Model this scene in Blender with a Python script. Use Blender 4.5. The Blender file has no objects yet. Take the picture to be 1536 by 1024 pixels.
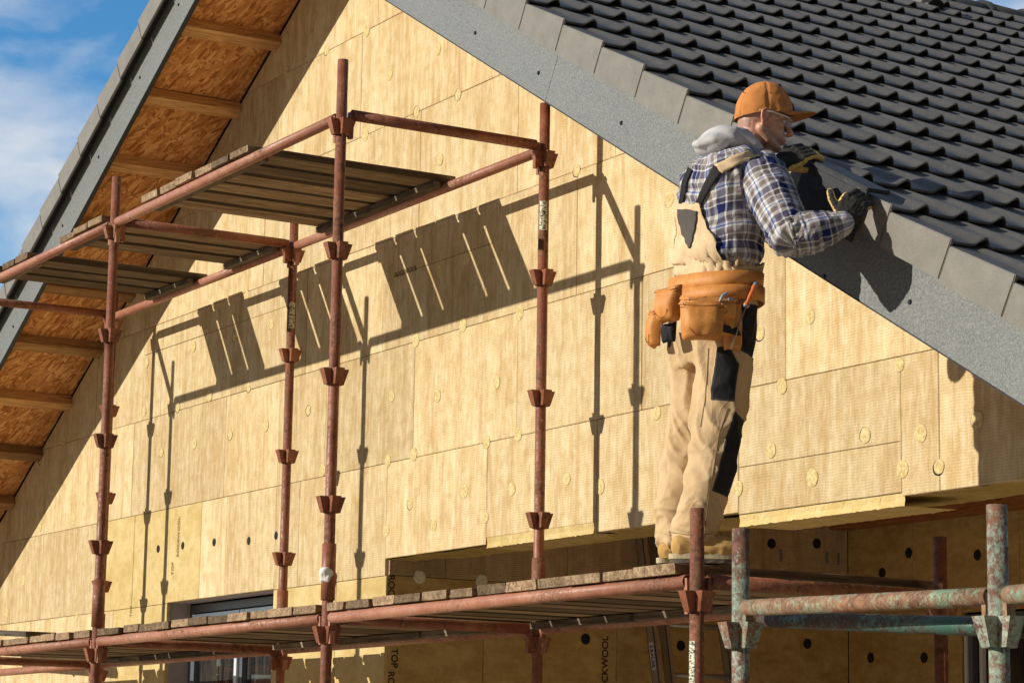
import bpy, bmesh, math, random
from mathutils import Vector, Matrix, noise
from mathutils.bvhtree import BVHTree
random.seed(7)
C = bpy.context.scene.collection
V = Vector

# ------------------------------------------------------------------ camera model
RM = ((0.5100498347821889, 0.8599923655158577, 0.016195594867166974),
      (0.1380943149381144, -0.1004575014076951, 0.985311245542593),
      (-0.8489871178177174, 0.5003213184198356, 0.1699983885635472))
CAM = V((12.0, -6.64701823, 1.92)); FPX = 3803.15
def ray(x, y):
    u = (x-767.8)/FPX; v = (512.3-y)/FPX
    return V([RM[0][i]*u + RM[1][i]*v + RM[2][i] for i in range(3)])
def at(x, y, ax, val):          # point seen at photo position (x, y) on the plane axis=val
    d = ray(x, y); return CAM + d*((val-CAM[ax])/d[ax])

YV = -0.7182; AX = -1.2999; AZ = 6.9957; TP = 0.56148; RP = math.atan(TP); CR, SR = math.cos(RP), math.sin(RP)
YF, YB = -1.4065, -0.2725
PX = [-4.2416, -1.3946, 1.4719, 4.4502]
ZL, ZU = 2.637, 5.017
SUN = V((0.3089, 1.0, -0.4391)).normalized()

# ------------------------------------------------------------------ mesh helpers
def link(name, me, m=None, parent=None, smooth=False):
    o = bpy.data.objects.new(name, me); C.objects.link(o)
    if m is not None:
        for mm in (m if isinstance(m, (list, tuple)) else [m]): me.materials.append(mm)
    if parent is not None:
        o.parent = parent
        w = parent['_loc'] if '_loc' in parent else (0, 0, 0)
        o.location = (-w[0], -w[1], -w[2])
    if smooth:
        for p in me.polygons: p.use_smooth = True
    return o
def obj(name, bm, m=None, parent=None, smooth=False):
    me = bpy.data.meshes.new(name); bm.normal_update(); bm.to_mesh(me); bm.free()
    return link(name, me, m, parent, smooth)
def empty(name, label, cat, loc=(0, 0, 0), group=None):
    o = bpy.data.objects.new(name, None); C.objects.link(o); o.location = loc; o['_loc'] = list(loc)
    o.empty_display_size = .1
    tag(o, label, cat, group); return o
def tag(o, label=None, cat=None, group=None, kind=None):
    if label: o['label'] = label
    if cat: o['category'] = cat
    if group: o['group'] = group
    if kind: o['kind'] = kind
    return o
def box(bm, lo, hi, M=None, bevel=0):
    r = bmesh.ops.create_cube(bm, size=1)
    vs = r['verts']
    for v in vs:
        v.co = V([lo[i] + (v.co[i]+.5)*(hi[i]-lo[i]) for i in range(3)])
    if bevel:
        es = list({e for v in vs for e in v.link_edges})
        rr = bmesh.ops.bevel(bm, geom=es, offset=bevel, segments=2, affect='EDGES', profile=.6)
        vs = list({v for f in rr['faces'] for v in f.verts} | {v for v in vs if v.is_valid})
    if M is not None:
        for v in vs: v.co = M @ v.co
    return vs
def frame_of(d):
    d = d.normalized(); a = V((0, 0, 1)) if abs(d.z) < .9 else V((1, 0, 0))
    u = d.cross(a).normalized(); return u, d.cross(u).normalized()
def tube(bm, pts, rad, n=16, cap=True):
    pts = [V(p) for p in pts]; rings = []
    if not isinstance(rad, (list, tuple)): rad = [rad]*len(pts)
    u = None
    for i, p in enumerate(pts):
        d = (pts[min(i+1, len(pts)-1)] - pts[max(i-1, 0)]).normalized()
        if u is None: u, w = frame_of(d)
        else:
            u = (u - d*u.dot(d)).normalized(); w = d.cross(u)
        rings.append([bm.verts.new(p + (u*math.cos(2*math.pi*k/n) + w*math.sin(2*math.pi*k/n))*rad[i]) for k in range(n)])
    for a, b in zip(rings, rings[1:]):
        for k in range(n): bm.faces.new((a[k], a[(k+1) % n], b[(k+1) % n], b[k]))
    if cap:
        bm.faces.new(rings[0][::-1]); bm.faces.new(rings[-1])
def hollow(bm, a, b, ro, ri, n=18):   # open scaffold tube: outer wall, rim and inner wall
    a, b = V(a), V(b); u, w = frame_of(b-a); R = []
    for p, r in ((a, ri), (a, ro), (b, ro), (b, ri)):
        R.append([bm.verts.new(p + (u*math.cos(2*math.pi*k/n) + w*math.sin(2*math.pi*k/n))*r) for k in range(n)])
    R.append(R[0])
    for A, B in zip(R, R[1:]):
        for k in range(n): bm.faces.new((A[k], A[(k+1) % n], B[(k+1) % n], B[k]))
def prism(bm, poly, y0, y1):     # polygon in (x, z) extruded along y
    a = [bm.verts.new((p[0], y0, p[1])) for p in poly]; b = [bm.verts.new((p[0], y1, p[1])) for p in poly]
    n = len(poly)
    bm.faces.new(a); bm.faces.new(b[::-1])
    for k in range(n): bm.faces.new((a[k], b[k], b[(k+1) % n], a[(k+1) % n]))
def clip(poly, a, b, c):        # keep a*x+b*z<=c
    out = []
    for i, p in enumerate(poly):
        q = poly[(i+1) % len(poly)]
        dp = a*p[0]+b*p[1]-c; dq = a*q[0]+b*q[1]-c
        if dp <= 0: out.append(p)
        if (dp < 0 < dq) or (dq < 0 < dp):
            t = dp/(dp-dq); out.append((p[0]+t*(q[0]-p[0]), p[1]+t*(q[1]-p[1])))
    return out
def text(name, s, size, M, m, parent, depth=.0006, bold=0.0):
    cu = bpy.data.curves.new(name, 'FONT'); cu.body = s; cu.size = size; cu.extrude = depth; cu.offset = bold
    cu.align_x = 'LEFT'
    o = bpy.data.objects.new(name, cu); C.objects.link(o)
    bpy.context.view_layer.update()
    me = bpy.data.meshes.new_from_object(o.evaluated_get(bpy.context.evaluated_depsgraph_get()))
    bpy.data.objects.remove(o); bpy.data.curves.remove(cu)
    me.transform(M); me.materials.clear()
    return link(name, me, m, parent)

# ------------------------------------------------------------------ materials
class N:
    def __init__(s, name, rough=.8, spec=.3):
        s.m = bpy.data.materials.new(name); s.m.use_nodes = True; s.t = s.m.node_tree; s.n = s.t.nodes; s.l = s.t.links
        s.b = s.n['Principled BSDF']; s.b.inputs['Roughness'].default_value = rough
        s.b.inputs['Specular IOR Level'].default_value = spec
    def node(s, typ, **kw):
        n = s.n.new(typ)
        for k, v in kw.items():
            if k in ('inp',):
                for a, b in v.items(): s.put(n.inputs[a], b)
            else: setattr(n, k, v)
        return n
    def put(s, sock, v):
        if hasattr(v, 'links') or isinstance(v, bpy.types.NodeSocket): s.l.new(v, sock)
        else: sock.default_value = v
    def coord(s, kind='Object', scale=(1, 1, 1), rot=(0, 0, 0), loc=(0, 0, 0)):
        if kind == 'Position': c = s.node('ShaderNodeNewGeometry').outputs['Position']
        elif kind.startswith('@'): c = s.node('ShaderNodeAttribute', attribute_name=kind[1:]).outputs['Vector']
        else: c = s.node('ShaderNodeTexCoord').outputs[kind]
        m = s.node('ShaderNodeMapping'); s.l.new(c, m.inputs[0]); m.inputs['Scale'].default_value = scale
        m.inputs['Rotation'].default_value = rot; m.inputs['Location'].default_value = loc
        return m.outputs[0]
    def noise(s, v, scale, detail=4, rough=.55, dist=0, col=False):
        n = s.node('ShaderNodeTexNoise'); s.l.new(v, n.inputs['Vector']); n.inputs['Scale'].default_value = scale
        n.inputs['Detail'].default_value = detail; n.inputs['Roughness'].default_value = rough; n.inputs['Distortion'].default_value = dist
        return n.outputs['Color' if col else 'Fac']
    def ramp(s, f, stops, interp='LINEAR'):
        r = s.node('ShaderNodeValToRGB'); s.put(r.inputs[0], f); cr = r.color_ramp; cr.interpolation = interp
        while len(cr.elements) < len(stops): cr.elements.new(.5)
        for e, (p, c) in zip(cr.elements, stops):
            e.position = p; e.color = (c if isinstance(c, (tuple, list)) else (c, c, c))[:3] + (1,) if isinstance(c, tuple) else (c, c, c, 1)
        return r.outputs[0]
    def mix(s, f, a, b, mode='MIX'):
        n = s.node('ShaderNodeMix', data_type='RGBA', blend_type=mode)
        s.put(n.inputs[0], f)
        for k, v in ((6, a), (7, b)): s.put(n.inputs[k], v if not isinstance(v, tuple) else v[:3]+(1,))
        return n.outputs[2]
    def math(s, op, a, b=0, c=None):
        n = s.node('ShaderNodeMath', operation=op); s.put(n.inputs[0], a); s.put(n.inputs[1], b)
        if c is not None: s.put(n.inputs[2], c)
        return n.outputs[0]
    def sep(s, v):
        n = s.node('ShaderNodeSeparateXYZ'); s.l.new(v, n.inputs[0]); return n.outputs
    def bump(s, h, dist=.002, strength=1.0, prev=None):
        n = s.node('ShaderNodeBump'); s.put(n.inputs['Height'], h); n.inputs['Distance'].default_value = dist
        n.inputs['Strength'].default_value = strength
        if prev is not None: s.l.new(prev, n.inputs['Normal'])
        return n.outputs[0]
    def done(s, col=None, nrm=None, rough=None, metal=None):
        if col is not None: s.put(s.b.inputs['Base Color'], col if not isinstance(col, tuple) else col[:3]+(1,))
        if nrm is not None: s.l.new(nrm, s.b.inputs['Normal'])
        if rough is not None: s.put(s.b.inputs['Roughness'], rough)
        if metal is not None: s.put(s.b.inputs['Metallic'], metal)
        return s.m

def m_wool(name, ca, cb, cc, amp=.0045, axis=0, rw=.22, vs=(6.5, .55), vs2=(30, 2.6)):
    """mineral wool board: vertical fibre streaks, fine horizontal ripples, tone differs board by board.
    axis = the horizontal axis of the wall (0 = x, 1 = y)"""
    s = N(name, .95, .1)
    g = s.node('ShaderNodeNewGeometry'); rnd = g.outputs['Random Per Island']
    pos = s.coord('Position')
    add = s.node('ShaderNodeVectorMath', operation='MULTIPLY_ADD'); s.l.new(rnd, add.inputs[0])
    add.inputs[1].default_value = (37, 11, 23); s.l.new(pos, add.inputs[2]); p = add.outputs[0]
    def mp(sc, rot=(0, 0, 0)):
        m = s.node('ShaderNodeMapping'); s.l.new(p, m.inputs[0]); m.inputs['Scale'].default_value = sc; m.inputs['Rotation'].default_value = rot; return m.outputs[0]
    st = s.noise(mp((vs[0], vs[0], vs[1])), 1.0, 5, .62, .35)
    st2 = s.noise(mp((vs2[0], vs2[0], vs2[1])), 1.0, 4, .65)
    blot = s.noise(mp((1, 1, 1)), 14, 5, .6)
    col = s.mix(s.ramp(st, [(.38, 0.0), (.5, .5), (.60, 1.0)]), ca, cb)
    col = s.mix(s.math('MULTIPLY', s.ramp(st2, [(.42, 0.), (.7, 1.)]), .6), col, cc)
    col = s.mix(s.math('MULTIPLY', s.ramp(blot, [(.45, 0.), (.75, 1.)]), .5), col, (ca[0]*.72, ca[1]*.66, ca[2]*.5))
    tone = s.ramp(rnd, [(0, .84), (.5, 1.0), (1, 1.06)])
    col = s.mix(1.0, col, tone, 'MULTIPLY')
    # ripples
    z = s.sep(p)[2]; hx = s.sep(p)[axis]
    wob = s.noise(mp((3, 3, 3)), 1.5, 3, .6)
    cell = s.noise(mp((30, 30, 4)), 1.0, 2, .5)
    ph = s.math('ADD', s.math('MULTIPLY', z, 2*math.pi/.0125), s.math('ADD', s.math('MULTIPLY', wob, 9), s.math('MULTIPLY', cell, 7.0)))
    rip = s.math('SINE', ph)
    fine = s.noise(mp((60, 60, 60)), 2.0, 4, .7)
    vv = s.noise(mp((70, 70, 8)), 1.0, 2, .5)
    hgt = s.math('ADD', s.math('MULTIPLY', s.math('MULTIPLY', rip, s.ramp(s.noise(mp((34, 34, 12)), 1.0, 2, .5), [(.3, .15), (.6, 1.)])), rw), s.math('ADD', s.math('MULTIPLY', fine, 1.3), s.math('MULTIPLY', vv, .9)))
    big = s.noise(mp((7, 7, 7)), 1.0, 3, .5)
    nb = s.bump(big, .03, .35); nn = s.bump(hgt, amp, .85, nb)
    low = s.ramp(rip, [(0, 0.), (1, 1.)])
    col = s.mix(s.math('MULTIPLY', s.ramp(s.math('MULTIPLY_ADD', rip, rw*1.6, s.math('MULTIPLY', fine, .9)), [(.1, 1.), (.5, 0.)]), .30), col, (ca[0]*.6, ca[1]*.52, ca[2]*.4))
    return s.done(col, nn)
M = {}
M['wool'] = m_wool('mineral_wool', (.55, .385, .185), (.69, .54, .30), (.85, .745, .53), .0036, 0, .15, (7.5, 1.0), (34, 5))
M['wool_yellow'] = m_wool('mineral_wool_yellow', (.60, .44, .18), (.71, .56, .275), (.70, .55, .28), .0035, 0, .06, (4, 5), (11, 20))
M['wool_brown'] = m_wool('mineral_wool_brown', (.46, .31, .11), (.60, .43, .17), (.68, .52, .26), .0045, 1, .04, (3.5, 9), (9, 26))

def m_plug():
    s = N('wool_plug', .95, .1); p = s.coord('Position'); n = s.noise(p, 60, 4, .7)
    return s.done(s.ramp(n, [(.35, (.46, .34, .13)), (.65, (.74, .61, .33))]), s.bump(n, .004))
M['plug'] = m_plug()
def m_plain(name, c, rough=.8, spec=.3, var=.15, sc=20, bump=.001, metal=0):
    s = N(name, rough, spec); p = s.coord('Object'); n = s.noise(p, sc, 5, .6)
    lo = tuple(x*(1-var) for x in c); hi = tuple(min(1, x*(1+var)) for x in c)
    return s.done(s.ramp(n, [(.3, lo), (.7, hi)]), s.bump(n, bump) if bump else None, None, metal)
M['dark'] = m_plain('dark_gap_shade', (.02, .018, .015), .9)
M['ink'] = m_plain('black_ink', (.06, .048, .03), .9, .1, .3, 90, 0)
M['ink_faint'] = m_plain('faded_ink', (.24, .165, .08), .9, .1, .4, 90, 0)
def m_tile(name, base):
    s = N(name, .6, .3); p = s.coord('Position')
    n = s.noise(p, 9, 5, .65); f = s.noise(p, 160, 3, .7); st = s.noise(s.coord('Position', (3, 3, 3)), 1.4, 5, .7)
    sp = s.ramp(s.noise(p, 38, 2, .5), [(.70, 0.), (.76, 1.)])
    c = s.ramp(n, [(.3, tuple(x*.82 for x in base)), (.7, tuple(x*1.12 for x in base))])
    c = s.mix(s.math('MULTIPLY', s.ramp(st, [(.5, 0.), (.75, 1.)]), .3), c, (base[0]*1.35, base[1]*1.3, base[2]*1.2))
    c = s.mix(s.math('MULTIPLY', sp, .35), c, (.34, .33, .30))
    g = s.node('ShaderNodeNewGeometry').outputs['Random Per Island']
    c = s.mix(1.0, c, s.ramp(g, [(0, .88), (1, 1.1)]), 'MULTIPLY')
    return s.done(c, s.bump(s.math('ADD', f, s.math('MULTIPLY', n, 2.0)), .0022), s.ramp(f, [(.3, .42), (.7, .62)]))
M['tile'] = m_tile('concrete_tile', (.115, .108, .098))
M['verge'] = m_tile('concrete_verge_tile', (.205, .19, .165))
def m_fascia():
    s = N('grey_sheet_metal', .55, .4); p = s.coord('Position')
    f = s.noise(p, 210, 2, .8); m2 = s.noise(p, 95, 3, .7); n = s.noise(p, 2.5, 4, .6)
    c = s.ramp(s.math('ADD', s.math('MULTIPLY', f, .6), s.math('MULTIPLY', m2, .4)), [(.36, (.085, .092, .095)), (.5, (.16, .168, .165)), (.64, (.29, .30, .285))])
    c = s.mix(s.math('MULTIPLY', s.ramp(n, [(.35, 0.), (.7, 1.)]), .22), c, (.25, .255, .24))
    return s.done(c, s.bump(f, .0009), .55, .15)
M['fascia'] = m_fascia()
M['drip'] = m_plain('dark_trim', (.035, .038, .045), .5)
M['screw'] = m_plain('screw_head', (.02, .02, .022), .4)
def m_osb():
    s = N('osb_board', .8, .15); p = s.coord('Position')
    d = s.noise(p, 5, 3, .6, 0, True)
    col = None; hts = None
    for i, (rot, sc, seed) in enumerate((((0, 0, .35), (9, 48, 14), 0), ((0, 0, 1.2), (10, 44, 14), 3.7), ((0, 0, 2.3), (8, 52, 14), 9.1), ((0, 0, 2.9), (11, 56, 14), 5.3))):
        m0 = s.node('ShaderNodeMapping'); s.l.new(p, m0.inputs[0]); m0.inputs['Rotation'].default_value = rot; mm = s.node('ShaderNodeMapping'); s.l.new(m0.outputs[0], mm.inputs[0]); mm.inputs['Scale'].default_value = sc; mm.inputs['Location'].default_value = (seed, seed*2, 0)
        ad = s.node('ShaderNodeVectorMath', operation='MULTIPLY_ADD'); s.l.new(d, ad.inputs[0]); ad.inputs[1].default_value = (1.2, 1.2, 0); s.l.new(mm.outputs[0], ad.inputs[2])
        v = s.node('ShaderNodeTexVoronoi'); s.l.new(ad.outputs[0], v.inputs['Vector']); v.inputs['Scale'].default_value = 1.0
        sc_ = s.node('ShaderNodeSeparateColor'); s.l.new(v.outputs['Color'], sc_.inputs[0])
        c = s.ramp(sc_.outputs[0], [(0, (.36, .135, .04)), (.35, (.56, .245, .085)), (.7, (.70, .34, .125)), (1, (.86, .50, .22))])
        if col is None: col, hts = c, sc_.outputs[0]
        else:
            k = s.ramp(sc_.outputs[1], [(.48, 0.), (.52, 1.)])
            col = s.mix(k, col, c); hts = s.math('ADD', hts, s.math('MULTIPLY', sc_.outputs[2], k))
    kn = s.ramp(s.noise(p, 16, 2, .5), [(.70, 0.), (.74, 1.)])
    col = s.mix(s.math('MULTIPLY', kn, .6), col, (.10, .04, .015))
    return s.done(col, s.bump(hts, .002, .7))
M['osb'] = m_osb()
def m_wood(name, cols, ax=(2, 26, 26), bump=.0015, rough=.85):
    s = N(name, rough, .2)
    r = s.node('ShaderNodeObjectInfo').outputs['Random']
    a = s.node('ShaderNodeVectorMath', operation='MULTIPLY_ADD'); s.l.new(r, a.inputs[0]); a.inputs[1].default_value = (9, 7, 5); s.l.new(s.coord('Object'), a.inputs[2])
    def mp(sc):
        m = s.node('ShaderNodeMapping'); s.l.new(a.outputs[0], m.inputs[0]); m.inputs['Scale'].default_value = sc; return m.outputs[0]
    g = s.noise(mp(ax), 1.0, 6, .65, .6); f = s.noise(mp(tuple(x*4 for x in ax)), 1.0, 3, .6); b = s.noise(mp((1, 1, 1)), 5, 4, .6)
    c = s.ramp(g, [(.32, cols[0]), (.5, cols[1]), (.68, cols[2])])
    c = s.mix(s.math('MULTIPLY', s.ramp(f, [(.4, 1.), (.55, 0.)]), .55), c, tuple(x*.45 for x in cols[0]))
    c = s.mix(s.math('MULTIPLY', s.ramp(b, [(.45, 0.), (.75, 1.)]), .4), c, tuple(x*.6 for x in cols[1]))
    c = s.mix(1.0, c, s.ramp(r, [(0, .45), (1, 1.3)]), 'MULTIPLY')
    kn = s.ramp(s.noise(mp((ax[0]*3.2, ax[1]*.5, ax[2]*.5)), 1.0, 1, .4), [(.70, 0.), (.73, 1.)])
    c = s.mix(s.math('MULTIPLY', kn, .6), c, (.05, .025, .012))
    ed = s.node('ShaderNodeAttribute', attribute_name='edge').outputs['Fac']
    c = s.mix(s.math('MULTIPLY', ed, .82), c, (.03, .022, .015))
    return s.done(c, s.bump(s.math('ADD', g, f), bump))
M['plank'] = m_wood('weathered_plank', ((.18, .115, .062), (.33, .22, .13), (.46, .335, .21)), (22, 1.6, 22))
M['plank_x'] = m_wood('weathered_board', ((.10, .075, .05), (.20, .15, .105), (.30, .24, .18)), (1.6, 22, 22))
M['timber'] = m_wood('spruce_timber', ((.56, .28, .11), (.68, .39, .17), (.78, .50, .25)), (26, 1.5, 26))
M['beam'] = m_wood('stained_beam', ((.60, .22, .07), (.70, .30, .11), (.76, .38, .16)), (1.5, 26, 26))
def m_paint(name, stops, rust, thr, streak=(40, 40, 6), rough=.42):
    s = N(name, rough, .4)
    r = s.node('ShaderNodeObjectInfo').outputs['Random']
    a = s.node('ShaderNodeVectorMath', operation='MULTIPLY_ADD'); s.l.new(r, a.inputs[0]); a.inputs[1].default_value = (19, 17, 15); s.l.new(s.coord('Position'), a.inputs[2])
    p = a.outputs[0]
    def mp(sc):
        m = s.node('ShaderNodeMapping'); s.l.new(p, m.inputs[0]); m.inputs['Scale'].default_value = sc; return m.outputs[0]
    n = s.noise(mp((1, 1, 1)), 7, 6, .7); f = s.noise(mp((1, 1, 1)), 55, 5, .75); t = s.noise(mp((1, 1, 1)), 22, 4, .7)
    c = s.ramp(n, stops)
    big = s.noise(mp((1, 1, 1)), 2.4, 3, .6); k = s.ramp(s.math('ADD', s.math('ADD', s.math('MULTIPLY', f, .42), s.math('MULTIPLY', n, .26)), s.math('MULTIPLY', big, .32)), [(thr-.01, 0.), (thr+.07, 1.)])
    c = s.mix(k, c, s.ramp(t, [(.35, rust[0]), (.65, rust[1])]))
    k2 = s.ramp(s.noise(mp((1, 1, 1)), 34, 3, .6), [(.66, 0.), (.70, 1.)])
    c = s.mix(s.math('MULTIPLY', k2, .55), c, rust[2])
    return s.done(c, s.bump(s.math('ADD', f, s.math('MULTIPLY', k, .6)), .0014), s.ramp(k, [(0, rough), (1, .8)]))
M['red'] = m_paint('rusty_red_paint', [(.3, (.14, .042, .020)), (.5, (.28, .092, .045)), (.7, (.41, .175, .10))],
                   ((.08, .032, .018), (.25, .11, .055), (.48, .31, .23)), .50)
M['redbar'] = m_paint('worn_red_paint', [(.3, (.30, .105, .06)), (.5, (.42, .18, .11)), (.7, (.50, .25, .165))],
                   ((.14, .055, .03), (.34, .16, .09), (.64, .44, .33)), .52)
M['green'] = m_paint('peeling_green_paint', [(.3, (.16, .24, .18)), (.5, (.30, .385, .295)), (.7, (.50, .50, .42))],
                     ((.10, .045, .028), (.26, .13, .08), (.50, .42, .33)), .465)
M['greenbar'] = m_paint('rusted_green_bar', [(.3, (.16, .33, .22)), (.45, (.30, .38, .26)), (.55, (.36, .25, .15))],
                     ((.14, .06, .03), (.34, .18, .10), (.55, .44, .32)), .46)
M['teal'] = m_paint('teal_bar', [(.3, (.03, .10, .08)), (.5, (.05, .13, .10)), (.7, (.09, .06, .045))],
                     ((.05, .025, .02), (.09, .045, .03), (.3, .2, .14)), .46)
M['plaster'] = m_plain('dried_plaster', (.75, .72, .68), .9, .2, .2, 60, .004)
M['sticker'] = m_plain('worn_sticker', (.72, .70, .58), .5, .4, .25, 70, 0)
M['alu'] = m_plain('aluminium', (.45, .44, .43), .4, .5, .12, 30, .0004, .7)
M['frame'] = m_plain('anthracite_frame', (.10, .115, .14), .35, .5, .1, 5, 0)
M['framelit'] = m_plain('pale_frame', (.62, .66, .70), .35, .5, .05, 5, 0)
M['reveal'] = m_plain('reveal_panel', (.42, .36, .33), .7, .3, .1, 12, .0005)
M['ridge'] = m_tile('ridge_tile', (.05, .05, .052))
def m_glass():
    s = N('window_glass', .04, .6); s.b.inputs['Metallic'].default_value = 0
    n = s.noise(s.coord('Position', (9, 1, 1)), 3, 2, .5)
    return s.done(s.ramp(n, [(.4, (.012, .014, .018)), (.6, (.05, .045, .04))]))
M['glass'] = m_glass()
def m_ground():
    s = N('sandy_ground', .95, .1); p = s.coord('Position'); n = s.noise(p, .6, 8, .65); f = s.noise(p, 14, 5, .7)
    c = s.mix(s.ramp(f, [(.4, 0.), (.7, 1.)]), s.ramp(n, [(.35, (.46, .38, .27)), (.65, (.58, .49, .37))]), (.38, .31, .22))
    return s.done(c, s.bump(f, .02))
M['ground'] = m_ground()

# ------------------------------------------------------------------ ground and sky
bm = bmesh.new(); bmesh.ops.create_grid(bm, x_segments=2, y_segments=2, size=900)
g = obj('ground', bm, M['ground']); tag(g, kind='structure')

# ------------------------------------------------------------------ the house
house = empty('unfinished_house', 'unfinished house with a mineral wool gable and dark concrete roof tiles', 'house', (-1.3, 4, 0))
GAB = lambda x: AZ + .13 - abs(x-AX)*TP
rng = random.Random(3)
def rect_minus(x0, x1, z0, z1, holes):
    out = [(x0, x1, z0, z1)]
    for hx0, hx1, hz0, hz1 in holes:
        nw = []
        for a, b, c, d in out:
            if hx1 <= a or hx0 >= b or hz1 <= c or hz0 >= d: nw.append((a, b, c, d)); continue
            if a < hx0: nw.append((a, hx0, c, d)); a = hx0
            if b > hx1: nw.append((hx1, b, c, d)); b = hx1
            if c < hz0: nw.append((a, b, c, hz0))
            if d > hz1: nw.append((a, b, hz1, d))
        out = nw
    return out
def poly_board(bm, poly, y, inset=.0016, chamf=.003, thick=.05):
    """a board as an island: front face, small chamfer, sides going back into the wall"""
    n = len(poly); cx = sum(p[0] for p in poly)/n; cz = sum(p[1] for p in poly)/n
    def shr(d):
        out = []
        for i in range(n):
            a, b, c = poly[i-1], poly[i], poly[(i+1) % n]
            e1 = V((b[0]-a[0], b[1]-a[1])).normalized(); e2 = V((c[0]-b[0], c[1]-b[1])).normalized()
            n1 = V((-e1.y, e1.x)); n2 = V((-e2.y, e2.x)); bis = n1+n2
            if bis.length < 1e-6: out.append(b); continue
            bis.normalize(); k = d/max(.35, bis.dot(n1)); out.append((b[0]+bis.x*k, b[1]+bis.y*k))
        return out
    A = [bm.verts.new((p[0], y+thick, p[1])) for p in shr(inset)]
    B = [bm.verts.new((p[0], y+chamf*.7, p[1])) for p in shr(inset)]
    D = [bm.verts.new((p[0], y, p[1])) for p in shr(inset+chamf)]
    for P_, Q in ((A, B), (B, D)):
        for i in range(n): bm.faces.new((P_[i], P_[(i+1) % n], Q[(i+1) % n], Q[i]))
    bm.faces.new(D)
rows = [(0.0, .6), (.6, 1.21), (1.21, 1.82), (1.82, 2.42), (2.42, 3.035), (3.035, 3.672), (3.672, 4.326), (4.326, 4.972), (4.972, 5.662), (5.662, 6.31), (6.31, 7.0)]
seams = {5: [-7.3, -6.15, -4.93, -4.37, -3.23, -2.83, -1.77, -.645, .483, 1.56, 2.745, 3.89, 4.13, 5.2],
         6: [-7.9, -6.7, -5.6, -4.45, -2.9, -2.1, -1.45, -.35, .78, 1.95, 3.10, 4.25, 5.0],
         7: [-6.3, -5.2, -4.0, -2.85, -1.75, -.75, .42, 1.35, 2.5, 3.6],
         8: [-4.7, -3.5, -2.4, -1.35, -.34, .745, 1.7, 2.9], 9: [-3.4, -2.25, -1.1, .1, 1.2], 10: [-2.6, -1.7, -.6, .6]}
bmw = bmesh.new()
HOLES = [(-3.75, -2.10, 1.5, 3.04)]
for ri, (z0, z1) in enumerate(rows):
    xs = [-8.1] + seams.get(ri, [-7+1.15*k+(.5 if ri % 2 else 0) for k in range(6)]) + [5.5]
    xs = [x for x in xs if -8.1 <= x <= 5.5]
    for a, b in zip(xs, xs[1:]):
        zz0 = z0; ya = 0
        if ri < 5 and b > -.63:
            if a >= -.64: continue
            b = -.63
        if ri == 5:
            if a >= -.66: zz0 = {.483: 3.165, 2.745: 3.105}.get(a, 3.13 if a < .4 else 3.115 if a < 2 else 3.09)
            elif b > -.66: b = -.645
        yel = (ri == 5 and a in (-4.93, -4.37)) or (ri == 4 and a < -1.6 and b > -4.7) or (ri == 4 and b > -1.9)
        for r in rect_minus(a, b, zz0, z1, HOLES):
            if r[1]-r[0] < .02 or r[3]-r[2] < .02: continue
            poly = [(r[0], r[2]), (r[1], r[2]), (r[1], r[3]), (r[0], r[3])]
            poly = clip(poly, TP, 1, AZ+.13+AX*TP); poly = clip(poly, -TP, 1, AZ+.13-AX*TP)
            if len(poly) < 3: continue
            if yel:
                bmy = bmesh.new(); poly_board(bmy, poly, rng.uniform(-.001, .0015)); obj('yellow_insulation', bmy, M['wool_yellow'], house)
            else: poly_board(bmw, poly, rng.uniform(-.001, .0015))
gable = obj('gable_insulation', bmw, M['wool'], house)
# backing behind the joints, with the window and terrace openings left free
bm = bmesh.new()
def gpoly(x0, x1, z0):
    return [(x0, z0), (x1, z0), (x1, GAB(x1)-.005)] + ([(AX, GAB(AX)-.005)] if x0 < AX < x1 else []) + [(x0, GAB(x0)-.005)]
prism(bm, gpoly(-8.09, -3.76, 0), .02, .25); prism(bm, gpoly(-3.76, -2.09, 3.05), .02, .25); prism(bm, [(-3.76, 0), (-2.09, 0), (-2.09, 1.5), (-3.76, 1.5)], .02, .25)
prism(bm, gpoly(-2.09, -.66, 0), .02, .25); prism(bm, gpoly(-.66, 5.49, 3.2), .02, .44)
obj('wall_core', bm, M['dark'], house)
EDGES = []
# exposed lower edge strips of yellow wool and the ragged underside
for x0, x1, z0, z1 in ((.487, 1.56, 3.112, 3.166), (2.75, 3.905, 3.05, 3.103)):
    n = 60; bm = bmesh.new()
    lo = [z0 + .006*noise.noise(V((x0*9+k*.9, 3, 1))) for k in range(n+1)]
    for k in range(n):
        xa = x0+(x1-x0)*k/n; xb = x0+(x1-x0)*(k+1)/n; j1 = .004*noise.noise(V((k*.7, 1, x0))); j2 = .004*noise.noise(V(((k+1)*.7, 1, x0)))
        zm = (z0+z1)/2
        rws = [[bm.verts.new((x, .003+(.004 if q == 1 else 0)+j*(q == 1), zq)) for q, zq in enumerate((l, zm, z1))] for x, j, l in ((xa, j1, lo[k]), (xb, j2, lo[k+1]))]
        for q in range(2): bm.faces.new((rws[0][q], rws[1][q], rws[1][q+1], rws[0][q+1]))
        a, b = rws[0][0], rws[1][0]
        c = bm.verts.new((xb, .3, lo[k+1]+.005)); d = bm.verts.new((xa, .3, lo[k]+.005)); bm.faces.new((a, d, c, b))
    bmesh.ops.remove_doubles(bm, verts=bm.verts, dist=1e-5); EDGES.append(bm)
M['wool_edge'] = m_wool('raw_wool_edge', (.68, .51, .22), (.78, .62, .31), (.64, .46, .20), .006, 0, .0, (8, 8), (40, 60))
for bm in EDGES: obj('exposed_wool_edge', bm, M['wool_edge'], house)
bm = bmesh.new()
nx, ny = 220, 12
grid = []
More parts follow.
